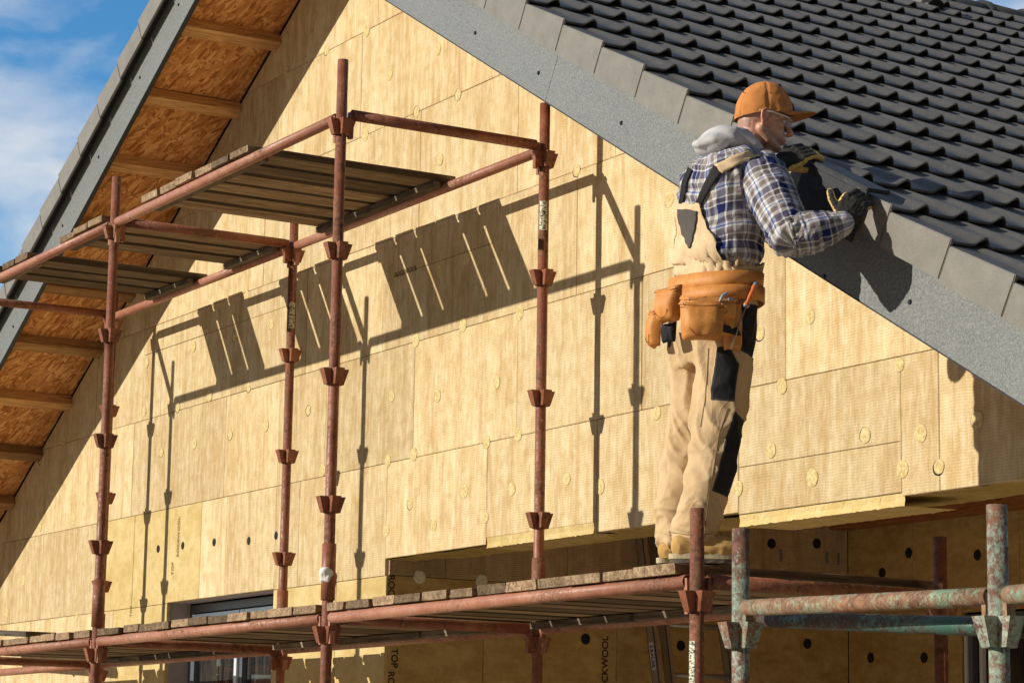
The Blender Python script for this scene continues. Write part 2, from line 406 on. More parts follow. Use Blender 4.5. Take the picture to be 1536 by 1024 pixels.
for i in range(nx+1):
    x = -.64+(6.13)*i/nx; col = []
    inner = .30+.10*(i/nx) + .02*noise.noise(V((x*1.1, 0, 0))) + .006*noise.noise(V((x*25, 0, 5)))
    if x < -.3: inner = .17 + (x+.64)*.4
    for j in range(ny+1):
        y = .014+(inner-.014)*j/ny
        z = 3.118 - .022*(x > 2.2) + .012*noise.noise(V((x*2.2, y*6, 2))) + .004*noise.noise(V((x*14, y*14, 7)))
        if x < .5: z += .008
        col.append(bm.verts.new((x, y, z)))
    col.append(bm.verts.new((x, inner+.004, 3.32))); grid.append(col)
for i in range(nx):
    for j in range(ny+1): bm.faces.new((grid[i][j], grid[i+1][j], grid[i+1][j+1], grid[i][j+1]))
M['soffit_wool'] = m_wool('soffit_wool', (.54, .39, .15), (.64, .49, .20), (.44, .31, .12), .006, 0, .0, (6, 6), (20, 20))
obj('wool_soffit', bm, M['soffit_wool'], house)
# terrace recess: side wall (facing +x), back wall, ceiling, beam
def sidewall(rowsel):
    bm = bmesh.new(); X = -.63
    for zi, (z0, z1) in enumerate([(0, .6), (.6, 1.21), (1.21, 1.82), (1.82, 2.42), (2.42, 3.04), (3.04, 3.7)]):
        if zi not in rowsel: continue
        ys = [.02, .64, 1.18, 2.0, 2.78, 3.27] if zi < 5 else [.02, .38, 1.2, 2.3, 3.27]
        if zi % 2 == 0: ys = [.02, .95, 1.75, 2.55, 3.27]
        if zi == 4: ys = [.02, .64, 1.55, 2.4, 3.27]
        for a, b in zip(ys, ys[1:]):
            tb = bmesh.new(); poly_board(tb, [(a, z0), (b, z0), (b, z1), (a, z1)], 0)
            o = bm.verts; mp = {}
            for v in tb.verts: mp[v] = bm.verts.new((X - v.co.y, v.co.x, v.co.z))
            for f in tb.faces: bm.faces.new([mp[v] for v in f.verts])
            tb.free()
    return bm
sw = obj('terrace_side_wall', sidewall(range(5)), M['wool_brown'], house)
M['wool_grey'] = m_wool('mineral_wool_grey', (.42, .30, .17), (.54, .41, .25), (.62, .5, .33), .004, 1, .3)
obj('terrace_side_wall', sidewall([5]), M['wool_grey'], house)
bm = bmesh.new(); box(bm, (-.90, .02, 0), (-.66, 9, 3.75)); obj('side_wall_core', bm, M['dark'], house)
bm = bmesh.new()
for zi, (z0, z1) in enumerate([(0, .6), (.6, 1.2), (1.2, 1.8), (1.8, 2.4), (2.4, 3.0), (3.0, 3.50)]):
    xs = [-.63, .0, .95, 1.9, 2.9, 3.9, 5.5] if zi % 2 else [-.63, .45, 1.4, 2.4, 3.4, 4.4, 5.5]
    for a, b in zip(xs, xs[1:]):
        for r in rect_minus(a, b, z0, z1, [(.44, 1.7, 0, 2.93)]): poly_board(bm, [(r[0], r[2]), (r[1], r[2]), (r[1], r[3]), (r[0], r[3])], 3.27)
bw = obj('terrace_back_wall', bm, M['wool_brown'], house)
bm = bmesh.new(); prism(bm, [(-.66, 0), (.43, 0), (.43, 3.7), (-.66, 3.7)], 3.30, 3.5); prism(bm, [(1.71, 0), (5.5, 0), (5.5, 3.7), (1.71, 3.7)], 3.30, 3.5); prism(bm, [(.43, 2.94), (1.71, 2.94), (1.71, 3.7), (.43, 3.7)], 3.30, 3.5)
obj('back_wall_core', bm, M['dark'], house)
bm = bmesh.new(); box(bm, (-.625, 3.12, 3.49), (5.5, 3.255, 3.69), bevel=.006); obj('beam', bm, M['beam'], house)
bm = bmesh.new(); box(bm, (-.655, .44, 3.70), (5.5, 9, 3.76)); obj('ceiling', bm, M['osb'], house)
bm = bmesh.new(); box(bm, (5.2, .05, 0), (5.48, .33, 3.16), bevel=.01); obj('corner_post', bm, M['wool_brown'], house)
bm = bmesh.new(); box(bm, (-8.09, .25, 0), (-7.9, 9, 3.0)); box(bm, (-8.09, 8.8, 0), (5.5, 9, 3.2)); box(bm, (5.3, .44, 3.2), (5.49, 8.8, 3.5)); box(bm, (5.3, 3.3, 0), (5.49, 8.8, 3.2)); obj('outer_wall', bm, M['wool_brown'], house)
def framing(name, x0, x1, z0, z1, y, parts, parent, fm, dep=.07):
    bm = bmesh.new(); w = .07
    box(bm, (x0, y, z0), (x0+w, y+dep, z1), bevel=.004); box(bm, (x1-w, y, z0), (x1, y+dep, z1), bevel=.004)
    box(bm, (x0+w, y, z1-w), (x1-w, y+dep, z1), bevel=.004); box(bm, (x0+w, y, z0), (x1-w, y+dep, z0+w), bevel=.004)
    return bm
# left window
win = empty('window', None, None); win.name = 'window'; win.parent = house; win.location = (1.3, -4, 0); win['_loc'] = [0, 0, 0]
for k in ('label', 'category'):
    if k in win: del win[k]
def fr(bm, x0, x1, z0, z1, y0, y1, w):
    box(bm, (x0, y0, z0), (x0+w, y1, z1), bevel=.004); box(bm, (x1-w, y0, z0), (x1, y1, z1), bevel=.004)
    box(bm, (x0+w+.001, y0+.002, z1-w), (x1-w-.001, y1, z1), bevel=.004); box(bm, (x0+w+.001, y0+.002, z0), (x1-w-.001, y1, z0+w), bevel=.004)
bm = bmesh.new(); fr(bm, -3.74, -2.12, 1.52, 3.03, .17, .25, .055); obj('window_frame', bm, M['frame'], win)
bm = bmesh.new(); fr(bm, -3.68, -2.93, 1.58, 2.965, .155, .21, .06); fr(bm, -2.92, -2.175, 1.58, 2.965, .155, .21, .06); obj('window_sash', bm, M['frame'], win)
bm = bmesh.new(); box(bm, (-3.70, .13, 2.86), (-2.15, .17, 2.92), bevel=.01); obj('roller_blind_rail', bm, M['framelit'], win)
bm = bmesh.new(); box(bm, (-2.945, .135, 1.6), (-2.905, .155, 2.85), bevel=.006); obj('mullion', bm, M['framelit'], win)
bm = bmesh.new(); box(bm, (-3.62, .19, 1.63), (-2.99, .198, 2.9)); box(bm, (-2.86, .19, 1.63), (-2.23, .198, 2.9)); obj('glass', bm, M['glass'], win)
bm = bmesh.new(); box(bm, (-3.77, .03, 1.5), (-3.745, .17, 3.04)); box(bm, (-2.105, .03, 1.5), (-2.08, .17, 3.04)); box(bm, (-3.745, .03, 3.04), (-2.105, .17, 3.055)); box(bm, (-3.76, .03, 1.49), (-2.09, .25, 1.515)); obj('window_reveal', bm, M['reveal'], win)
bm = bmesh.new(); box(bm, (-4, .6, 1), (-1.8, .7, 3.2)); obj('dark_interior', bm, M['dark'], house)
# terrace door in the back wall
bm = bmesh.new(); fr(bm, .45, 1.69, .02, 2.92, 3.29, 3.37, .06); fd = obj('door_frame', bm, M['frame'], house)
bm = bmesh.new(); box(bm, (.455, 3.275, .05), (.475, 3.289, 2.9)); box(bm, (.60, 3.265, .05), (.63, 3.289, 2.9)); obj('door_trim', bm, M['framelit'], fd) if False else obj('door_trim', bm, M['framelit'], house)
bm = bmesh.new(); box(bm, (.5, 3.33, .08), (1.64, 3.34, 2.86)); obj('door_glass', bm, M['glass'], house)

# wool plugs and dark fixing holes
def disc(bm, c, r, ax, t, seed=0, n=22):
    ring = []
    for k in range(n):
        a = 2*math.pi*k/n; rr = r*(1+.07*noise.noise(V((math.cos(a)*1.5, math.sin(a)*1.5, seed*3.3))))
        ring.append((rr*math.cos(a), rr*math.sin(a)))
    def P(u, v, d): return V((c[0]+u, c[1]-d, c[2]+v)) if ax == 1 else V((c[0]+d, c[1]+u, c[2]+v))
    a = [bm.verts.new(P(u, v, 0)) for u, v in ring]; b = [bm.verts.new(P(u, v, t)) for u, v in ring]; d = [bm.verts.new(P(u*.8, v*.8, t*1.6)) for u, v in ring]
    for A, B in ((a, b), (b, d)):
        for k in range(n): bm.faces.new((A[k], A[(k+1) % n], B[(k+1) % n], B[k]))
    bm.faces.new(d)
plugs = []
for (ox, oy, s, L) in ((520, 380, 2.438, [(253, 320), (425, 262), (632, 220), (165, 522), (332, 522), (548, 472), (150, 758), (245, 735), (512, 690), (626, 662), (232, 915), (430, 870), (604, 862), (806, 825), (317, 993), (508, 965), (145, 1012)]),
                       (1080, 480, 3.2, [(860, 215), (297, 318), (243, 625), (697, 553), (963, 545), (1052, 703), (875, 717), (443, 757), (87, 808), (1235, 480)]),
                       (200, 560, 3.41, [(55, 195), (143, 405), (312, 360), (495, 315), (678, 268), (895, 190), (968, 495), (590, 70), (390, 115), (228, 175)]),
                       (0, 0, 1, [(1215, 475), (1004, 300), (657, 75), (687, 143), (660, 240), (550, 47), (472, 25), (429, 57), (429, 107), (490, 76), (584, 113), (625, 168), (548, 203), (865, 256), (455, 283), (375, 135), (320, 225),
                                  (700, 388), (659, 406), (352, 505), (290, 520), (407, 487), (985, 620), (985, 500), (900, 730), (60, 690), (95, 660), (110, 780), (60, 790), (35, 870), (115, 925), (10, 920), (325, 470), (370, 445), (220, 545), (1140, 500)])):
    for x, y in L: plugs.append(at(ox+x/s, oy+y/s, 1, 0))
for i, p in enumerate(plugs):
    if p.z > GAB(p.x)-.03: continue
    bm = bmesh.new(); disc(bm, p, .036*rng.uniform(.85, 1.12), 1, .002, i)
    po_ = obj('wool_plug', bm, M['plug'], house)
    if i % 2 == 0:
        bm = bmesh.new(); disc(bm, V((p.x-.006, p.y, p.z+rng.uniform(-.004, .004))), .034, 1, .0007, i); obj('plug_shade', bm, M['dark'], po_)  # dark disc offset left paints a shade crescent along the plug
hole_list = [at(x, y, 1, 0) for x, y in [(237, 823), (274, 818), (321, 813), (373, 811), (414, 803)]]
for i, p in enumerate(hole_list):
    bm = bmesh.new(); disc(bm, p, .026, 1, .0012, i+50); obj('fixing_hole', bm, M['dark'], house)
for i, (x, y) in enumerate([(1157, 815), (1225, 815), (878, 958), (1021, 968), (1211, 965), (1180, 700)][:5]):
    bm = bmesh.new(); disc(bm, at(x, y, 0, -.63), .032, 0, .0015, i+70); obj('fixing_hole', bm, M['dark'], house)
for i, (x, y) in enumerate([(1363, 829), (1466, 832), (1323, 859), (1306, 986), (1386, 986), (1240, 840)][:5]):
    bm = bmesh.new(); disc(bm, at(x, y, 1, 3.27), .033, 1, .0015, i+90); obj('fixing_hole', bm, M['dark'], house)
for i, (x, y) in enumerate([(629, 865), (722, 871)]):
    bm = bmesh.new(); disc(bm, at(x, y, 0, -.63), .038, 0, .004, i+110); obj('insulation_anchor', bm, M['sticker'], house)
for x, y in ((1171, 833), (1240, 836), (1257, 838)):
    p = at(x, y, 0, -.63) if x != 1257+25 else None
    bm = bmesh.new(); box(bm, (p.x, p.y-.010, p.z-.038), (p.x+.004, p.y+.010, p.z+.038), bevel=.002); obj('fixing_clip', bm, M['fascia'], house)
# printed words on the boards
def T_side(p, roty):   # text on the side wall reading upwards or downwards
    return Matrix.Translation(p) @ Matrix(((0, 0, 1, 0), (1, 0, 0, 0), (0, 1, 0, 0), (0, 0, 0, 1))) @ Matrix.Rotation(roty, 4, 'Z')
def T_front(p, rot):
    return Matrix.Translation(p) @ Matrix.Rotation(math.pi/2, 4, 'X') @ Matrix.Rotation(rot, 4, 'Z')
q = math.pi/2
p = at(911, 1030, 0, -.63); text('printed_word', 'ROCKWOOL', .060, T_side(V((-.628, p.y, p.z-.06)), q), M['ink'], house, bold=.001)
p = at(590, 862, 0, -.63); text('printed_word', 'ROCKWOOL', .056, T_side(V((-.628, p.y-.03, p.z)), -q), M['ink'], house, bold=.001)
p = at(592, 972, 0, -.63); text('printed_word', 'TOP', .056, T_side(V((-.628, p.y-.02, p.z)), -q), M['ink'], house, bold=.001)
p = at(580, 1006, 0, -.63); text('printed_word', 'ROCKWOOL', .056, T_side(V((-.628, p.y+.01, p.z)), -q), M['ink'], house, bold=.001)
p = at(268, 835, 1, 0); text('printed_word', 'ROCKWOOL', .045, T_front(V((p.x, -.0035, p.z)), q), M['ink_faint'], house)
p = at(260, 862, 1, 0); text('printed_word', 'TOP', .045, T_front(V((p.x, -.0035, p.z)), q), M['ink_faint'], house)
p = at(197, 925, 1, 0); text('printed_word', 'TOP', .04, T_front(V((p.x, -.0035, p.z)), q), M['ink_faint'], house)
p = at(592, 417, 1, 0); text('printed_word', 'ROCKWOOL', .045, T_front(V((p.x, -.0035, p.z)), 0), M['ink_faint'], house)
p = at(1376, 952, 1, 3.27); text('printed_word', 'ROCKWOOL', .09, T_front(V((p.x, 3.266, p.z)), 0), M['ink_faint'], house)
bm = bmesh.new(); box(bm, (-.62, -.0022, 4.742), (.5, .0, 4.745)); obj('pencil_line', bm, M['ink_faint'], house)
bm = bmesh.new(); box(bm, (2.75, -.0022, 3.318), (3.88, .0, 3.3205)); obj('pencil_line', bm, M['ink_faint'], house)
bm = bmesh.new(); box(bm, (-4.3, -.0022, 4.785), (-1.9, 0, 4.788)); obj('pencil_line', bm, M['ink_faint'], house)

# ---- roof frame: fascias, soffit boards, outriggers
def slope(side, s, n, y):    # s down the slope from the apex, n normal offset above the fascia's lower edge
    return V((AX + side*(s*CR + n*SR), y, AZ - s*SR + n*CR))
def slab(bm, side, s0, s1, n0, n1, y0, y1, bevel=0):
    vs = box(bm, (s0, y0, n0), (s1, y1, n1), bevel=bevel)
    for v in vs: v.co = slope(side, v.co.x, v.co.z, v.co.y)
def fix(bm):
    bmesh.ops.recalc_face_normals(bm, faces=bm.faces)
LR, LL = 8.75, 8.75
for side in (1, -1):
    cuts = [.0, 4.02, LR] if side == 1 else [.0, 5.4, LL]
    for a, b in zip(cuts, cuts[1:]):
        bm = bmesh.new(); slab(bm, side, a+(.0012 if a else .25*0), b-.0012, 0.004, .30, YV, YV+.028, .002); fix(bm)
        fb = obj('fascia_board', bm, M['fascia'], house)
    bm = bmesh.new(); slab(bm, side, 0, LR, 0, .0035, YV-.002, YV+.03); fix(bm); obj('drip_edge', bm, M['drip'], house)
    bm = bmesh.new(); slab(bm, side, 0, LR, .135, .155, YV+.03, -.0); fix(bm); obj('soffit_board', bm, M['osb'], house)
    bm = bmesh.new(); slab(bm, side, 0, LR, .158, .30, YV+.03, 9.4); fix(bm); obj('roof_deck', bm, M['dark'], house)
    bm = bmesh.new(); slab(bm, side, LR, LR+.025, .0, .30, YV, 9.4); fix(bm); obj('eaves_board', bm, M['fascia'], house)
for k in range(-1, 11):       # outriggers under the left overhang
    xo = -2.25 - .572*k
    s = (AX-xo)/CR
    if s < .1 or s > LR-.1: continue
    bm = bmesh.new(); slab(bm, -1, s-.045, s+.045, .05, .134, YV+.03, -.001, .004); fix(bm); obj('outrigger', bm, M['timber'], house)
for xo in (.2, 1.4, 2.6, 3.8, 5.0):
    s = (xo-AX)/CR; bm = bmesh.new(); slab(bm, 1, s-.045, s+.045, .05, .134, YV+.03, -.001, .004); fix(bm); obj('outrigger', bm, M['timber'], house)
for x, y in [(713, 50), (808, 110), (932, 185), (1365, 453), (1236, 415), (268, 8), (210, 117), (148, 236), (94, 339), (20, 490)]:
    p = at(x, y, 1, YV); bm = bmesh.new(); bmesh.ops.create_cone(bm, cap_ends=True, segments=10, radius1=.011, radius2=.008, depth=.006, matrix=Matrix.Translation((p.x, YV-.003, p.z)) @ Matrix.Rotation(q, 4, 'X'))
    obj('screw', bm, M['screw'], house)
# ---- roof tiles
NT = .388; E_ = .3820; TH = .018; PER = .187
S0R = ((2.135-AX) - NT*SR)/CR        # slope coordinate of one course's front edge (from the photograph)
fr_R = [S0R + E_*k for k in range(-8, 25) if .05 < S0R + E_*k < LR+.1]
def prof(u):
    if u < .52: return 0.0
    if u < .84: t = (u-.52)/.32; return .028*(t*t*(3-2*t))
    if u < .97: t = (u-.84)/.13; return .028*(1-t*t*.97)
    return 0.0
U = [0, .25, .5, .55, .60, .65, .70, .75, .80, .84, .87, .90, .93, .955, .97, .985]
def tiles(side, fronts, yend):
    bm = bmesh.new()
    y0 = YV-.066; cols = []
    k = 0
    while y0 + k*PER < yend:
        for u in U: cols.append((y0+(k+u)*PER, prof(u)))
        k += 1
    for fi, s1 in enumerate(fronts):
        s0 = max(s1-E_-.04, .02); jit = .0015
        per = len(U); last = None
        for t in range(0, len(cols)-1, per):        # a tile = one wave wide, an island of its own
            seg = cols[t:t+per+1]; sh = rng.uniform(-.003, .003); up = rng.uniform(-.0015, .0015)
            A = []; B = []; Cc = []
            for y, h in seg:
                last_h = h
                A.append(bm.verts.new(slope(side, s0, NT-TH*.15+h*.25+up, y)))
                B.append(bm.verts.new(slope(side, s1+sh-.004, NT+TH+h*1.15+up, y)))
                Cc.append(bm.verts.new(slope(side, s1+sh, NT+TH+h*1.15-.004+up, y)))
            D = [bm.verts.new(slope(side, s1+sh-.002, NT+TH+h*1.15-.011+up, y)) for y, h in seg]
            G = [bm.verts.new(slope(side, s1-.13, NT+TH+h*.9-.013, y)) for y, h in seg]
            for R0, R1 in ((A, B), (B, Cc), (Cc, D), (D, G)):
                for i in range(len(seg)-1):
                    vs = (R0[i], R0[i+1], R1[i+1], R1[i])
                    bm.faces.new(vs if side == 1 else vs[::-1])
    bm.normal_update()
    return bm
def smooth_by_angle(o, a=40):
    for p in o.data.polygons: p.use_smooth = True
    o.data.set_sharp_from_angle(angle=math.radians(a))
o = obj('roof_tiles', tiles(1, fr_R, 9.4), M['tile'], house)
fr_L = [S0R - .02 + E_*k for k in range(-8, 25) if .05 < S0R-.02+E_*k < LL+.1]
smooth_by_angle(o); smooth_by_angle(obj('roof_tiles', tiles(-1, fr_L, 9.4), M['tile'], house))
for side, fronts in ((1, fr_R), (-1, fr_L)):
    for s1 in fronts:
        s0 = s1-E_; bm = bmesh.new()
        j = rng.uniform(-.002, .002)
        q0 = [(s0+.002, .249-.001+j), (s1-.002, .249+.010+j), (s1-.001, NT+TH+.008), (s0+.002, NT-.001)]
        ys = (YV-.070, YV-.052)
        A = [bm.verts.new(slope(side, s, n, ys[0])) for s, n in q0]; B = [bm.verts.new(slope(side, s, n, ys[1]+(.02 if False else 0))) for s, n in q0]
        bm.faces.new(A); bm.faces.new(B[::-1])
        for k in range(4): bm.faces.new((A[k], B[k], B[(k+1) % 4], A[(k+1) % 4]))
        bmesh.ops.bevel(bm, geom=list(bm.edges), offset=.0035, segments=2, affect='EDGES')
        fix(bm)
        obj('verge_tile', bm, M['verge'], house)
        # underside return of the verge tile
    bm = bmesh.new(); slab(bm, side, .05, LR, .30, .33, YV-.050, YV+.03); fix(bm); obj('verge_batten', bm, M['drip'], house)
# ridge tiles
yy = YV-.07; k = 0
while yy < 9.3:
    bm = bmesh.new(); R0 = .125; n = 14; zc = 7.29
    for (ya, yb, r0, r1) in ((yy, yy+.40, R0+.012, R0), (yy-.004, yy+.045, R0+.022, R0+.020)):
        a = []; b = []
        for i in range(n+1):
            t = math.pi*i/n*1.0
            a.append(bm.verts.new((AX+r0*math.cos(t)*1.15, ya, zc+r0*math.sin(t)*.95))); b.append(bm.verts.new((AX+r1*math.cos(t)*1.15, yb, zc+r1*math.sin(t)*.95)))
        for i in range(n): bm.faces.new((a[i], a[i+1], b[i+1], b[i]))
        bm.faces.new(a)
        if k == 15 or k == 14: pass
    fix(bm); obj('ridge_tile', bm, M['ridge'], house, True); yy += .385; k += 1
bm = bmesh.new(); box(bm, (AX-.12, YV, 7.15), (AX+.12, 9.3, 7.27)); obj('ridge_batten', bm, M['drip'], house)
# vent hood near the ridge
vc = V((-.36, 3.78, 6.90)); dn = V((CR, 0, -SR)); nn = V((SR, 0, CR))
bm = bmesh.new()
rr = .085; a = []; b = []; n = 16
for i in range(n+1):
    t = math.pi*i/n
    w = V((0, math.cos(t)*rr, 0)) + nn*(math.sin(t)*rr)
    a.append(bm.verts.new(vc - dn*.30 + w*.72)); b.append(bm.verts.new(vc + dn*.02 + w))
for i in range(n): bm.faces.new((a[i], a[i+1], b[i+1], b[i]))
bm.faces.new(a); fix(bm); vh = obj('vent_hood', bm, M['verge'], house, True)
bm = bmesh.new(); tube(bm, [vc - dn*.05 + nn*.01, vc + dn*.026 + nn*.01], [rr*.93, rr*.93], 20); obj('vent_mouth', bm, M['dark'], house)

# ------------------------------------------------------------------ scaffolds
def coupler(bm, c, k=1.0):
    for a in range(4):
        R = Matrix.Translation(c) @ Matrix.Rotation(a*q, 4, 'Z')
        h = .080*k
        # outer plate, leaning outward towards the top, and two cheeks
        def pl(pts):
            vs = [bm.verts.new(R @ V(p)) for p in pts]; nv = len(vs)//2
            bm.faces.new(vs[:nv][::-1]); bm.faces.new(vs[nv:])
            for i in range(nv): bm.faces.new((vs[i], vs[(i+1) % nv], vs[nv+(i+1) % nv], vs[nv+i]))
        t = .005*k; ot, ob, wt, wb, ri = .072*k, .047*k, .0245*k, .0175*k, .022*k
        pl([(ot, -wt, h/2), (ot, wt, h/2), (ob, wb, -h/2), (ob, -wb, -h/2), (ot-t, -wt, h/2), (ot-t, wt, h/2), (ob-t, wb, -h/2), (ob-t, -wb, -h/2)])
        for sg in (1, -1):
            pl([(ri, sg*wt, h/2), (ot-t, sg*wt, h/2), (ob-t, sg*wb, -h/2), (ri, sg*wb, -h/2), (ri, sg*(wt-t), h/2), (ot-t, sg*(wt-t), h/2), (ob-t, sg*(wb-t), -h/2), (ri, sg*(wb-t), -h/2)])
def post(root, x, y, top, sleeves, levels, m, r=.0262, k=.93, lean=0):
    bm = bmesh.new(); hollow(bm, (x, y, .06), (x, y, top), r, r-.004, 20)
    po = obj('post', bm, m, root, True)
    for zs in sleeves:
        bm = bmesh.new(); hollow(bm, (x, y, zs-.26), (x, y, zs), r*1.27, r*.98, 20); obj('joint_sleeve', bm, m, po, True)
    for z in levels:
        bm = bmesh.new(); coupler(bm, V((x, y, z)), k); fix(bm); obj('coupler', bm, m, po)
    bm = bmesh.new(); box(bm, (x-.08, y-.08, 0.002), (x+.08, y+.08, .012)); tube(bm, [(x, y, .012), (x, y, .2)], r*.8, 12); obj('base_plate', bm, m, po)
    return po
def bar(root, name, a, b, m, r=.0268, end=.055, wedge=True):
    a, b = V(a), V(b); d = (b-a).normalized(); bm = bmesh.new()
    hollow(bm, a+d*end, b-d*end, r, r-.004, 20); o = obj(name, bm, m, root, True)
    if wedge:
        for p, s in ((a, 1), (b, -1)):
            bm = bmesh.new(); c = p + d*s*.052
            side = V((-d.y, d.x, 0))
            pts = [c+side*.017+V((0, 0, .012)), c-side*.017+V((0, 0, .012)), c-side*.012+V((0, 0, -.118)), c+side*.012+V((0, 0, -.118))]
            A = [bm.verts.new(x-d*s*.012) for x in pts]; B = [bm.verts.new(x+d*s*.008) for x in pts]
            bm.faces.new(A); bm.faces.new(B[::-1])
            for i in range(4): bm.faces.new((A[i], B[i], B[(i+1) % 4], A[(i+1) % 4]))
            fix(bm); obj('wedge', bm, m, o)
    return o
red = empty('red_scaffold', 'rust red tube scaffold with two levels standing in front of the gable', 'scaffold', (0, -.84, 0))
LV = [z for z in [2.5616-1.8, 2.5616-1.2, 2.5616-.6, 2.5616, 3.1616, 3.7616, 4.3616, 4.9616]]
tops = {(0, 'F'): 5.29, (0, 'B'): 5.21, (1, 'F'): 5.29, (1, 'B'): 5.20, (2, 'F'): 5.295, (2, 'B'): 5.252, (3, 'F'): 2.899, (3, 'B'): 2.865}
posts = {}
for i in range(4):
    for rw, y in (('F', YF), ('B', YB)):
        lv = LV if i < 3 else LV[:4]
        posts[i, rw] = post(red, PX[i], y, tops[i, rw], [2.98] if i < 3 else [], lv, M['red'])
post(red, -7.1, YF, 2.95, [], LV[:4], M['red']); post(red, -7.1, YB, 2.95, [], LV[:4], M['red'])
for i in range(3):
    if i < 2:
        bar(red, 'ledger', (PX[i], YF, ZU), (PX[i+1], YF, ZU), M['redbar']); bar(red, 'ledger', (PX[i], YB, ZU), (PX[i+1], YB, ZU), M['redbar'])
    bar(red, 'ledger', (PX[i], YF, ZL), (PX[i+1], YF, ZL), M['redbar']); bar(red, 'ledger', (PX[i], YB, ZL), (PX[i+1], YB, ZL), M['redbar'])
bar(red, 'ledger', (-7.1, YF, ZL), (PX[0], YF, ZL), M['redbar']); bar(red, 'ledger', (-7.1, YB, ZL), (PX[0], YB, ZL), M['redbar'])
for i in range(3): bar(red, 'transom', (PX[i], YF, ZU+.015), (PX[i], YB, ZU+.015), M['red'])
for i in range(4): bar(red, 'transom', (PX[i], YF, ZL), (PX[i], YB, ZL), M['red'])
bar(red, 'transom', (-7.1, YF, ZL), (-7.1, YB, ZL), M['red'])
# plaster lump and stickers on the posts
bm = bmesh.new(); bmesh.ops.create_icosphere(bm, subdivisions=4, radius=.036, matrix=Matrix.Translation((PX[2]+.003, YF-.012, 2.835)))
for v in bm.verts: v.co += (v.co-V((PX[2], YF, 2.835)))*(.35*noise.noise(v.co*38)) ; v.co.z += .2*(v.co.z-2.835)
obj('plaster_splash', bm, M['plaster'], posts[2, 'F'], True)
def sticker(po, x, y, z0, z1, r, a0, a1, s=None):
    bm = bmesh.new(); n = 8; A = []; B = []
    for i in range(n+1):
        t = math.radians(a0+(a1-a0)*i/n); rr = r+.0008
        A.append(bm.verts.new((x+rr*math.cos(t), y+rr*math.sin(t), z0))); B.append(bm.verts.new((x+rr*math.cos(t), y+rr*math.sin(t), z1)))
    for i in range(n): bm.faces.new((A[i], A[i+1], B[i+1], B[i]))
    st = obj('sticker', bm, M['sticker_t'], po)
    return st
def m_sticker():
    s = N('printed_sticker', .5, .4); p = s.coord('Position'); z = s.noise(s.coord('Position', (90, 90, 160)), 1.0, 2, .6)
    c = s.ramp(z, [(.44, (.05, .05, .04)), (.50, (.55, .52, .35)), (.6, (.75, .72, .55))])
    return s.done(c)
M['sticker_t'] = m_sticker()
sticker(posts[2, 'B'], PX[2], YB, 4.60, 4.75, .0264, -80, 10)
sticker(posts[1, 'B'], PX[1], YB, 4.52, 4.68, .0264, -60, 20)
sticker(posts[3, 'F'], PX[3], YF, 2.13, 2.42, .0264, -120, -50)
# planks
ordn = ['first', 'second', 'third', 'fourth', 'fifth', 'sixth', 'seventh', 'eighth', 'ninth', 'tenth', 'eleventh', 'twelfth', 'thirteenth', 'fourteenth', 'fifteenth', 'sixteenth', 'seventeenth', 'eighteenth', 'nineteenth', 'twentieth', 'twenty-first', 'twenty-second', 'twenty-third', 'twenty-fourth', 'twenty-fifth', 'twenty-sixth', 'twenty-seventh', 'twenty-eighth', 'twenty-ninth', 'thirtieth', 'thirty-first', 'thirty-second', 'thirty-third', 'thirty-fourth', 'thirty-fifth', 'thirty-sixth', 'thirty-seventh', 'thirty-eighth', 'thirty-ninth', 'fortieth', 'forty-first', 'forty-second', 'forty-third']
def panel(edges, z, label, group, th=.036, ends=True):
    """a deck panel: planks side by side nailed on two cross battens"""
    xa, xb = edges[0][0], edges[-1][1]; cx = (xa+xb)/2
    root = empty('deck_panel', label, 'deck panel', (cx, (YF+YB)/2, z), group)
    for (x0, x1) in edges:
        zz_ = rng.uniform(0, .005); ya, yb = YF-.028+rng.uniform(-.012, .012), YB+.045+rng.uniform(-.012, .012); w = (x1-x0)/2; mx_ = (x0+x1)/2
        bm = bmesh.new(); ny = 14; rings_ = []; sd = rng.uniform(0, 50); an = math.radians(rng.uniform(-.12, .12)); t2 = th+rng.uniform(-.003, .004)
        for j in range(ny+1):
            y = ya+(yb-ya)*j/ny; dw = .002*noise.noise(V((sd, y*3, 0))) + math.tan(an)*(y-(ya+yb)/2); dz = .0015*noise.noise(V((sd, y*2, 5)))
            c = .005; c2 = .004
            c = .016 if 0 < j < ny else .005
            pr = [(-w+c, 0), (-w, c), (-w, t2-c2), (-w+c2, t2), (w-c2, t2), (w, t2-c2), (w, c), (w-c, 0), (w-c-.012, -.0003), (-w+c+.012, -.0003)]
            ej = .004*noise.noise(V((sd, 1, 9)))
            rings_.append([bm.verts.new((mx_+px+dw, y + (.006*noise.noise(V((px*40, pz*60, sd))) if j in (0, ny) else 0), z+pz+dz+zz_)) for px, pz in pr])
        for a_, b_ in zip(rings_, rings_[1:]):
            for i in range(10): bm.faces.new((a_[i], b_[i], b_[(i+1) % 10], a_[(i+1) % 10]))
        bm.faces.new(rings_[0]); bm.faces.new(rings_[-1][::-1]); fix(bm)
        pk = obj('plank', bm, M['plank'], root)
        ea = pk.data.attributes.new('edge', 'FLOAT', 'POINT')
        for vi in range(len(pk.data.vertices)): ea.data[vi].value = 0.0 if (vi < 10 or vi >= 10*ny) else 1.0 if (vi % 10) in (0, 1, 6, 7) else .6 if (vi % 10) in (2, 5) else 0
    for y0, y1 in ((YF+.040, YF+.085), (YB-.085, YB-.040)):
        bm = bmesh.new(); box(bm, (xa+.01, y0, z-.034), (xb-.01, y1, z-.001), bevel=.003); obj('batten', bm, M['plank_x'], root)
    return root
zt = ZU+.027
def spans(xs, gaps):
    return [(xs[i]+gaps[i]/2, xs[i+1]-gaps[i+1]/2) for i in range(len(xs)-1)]
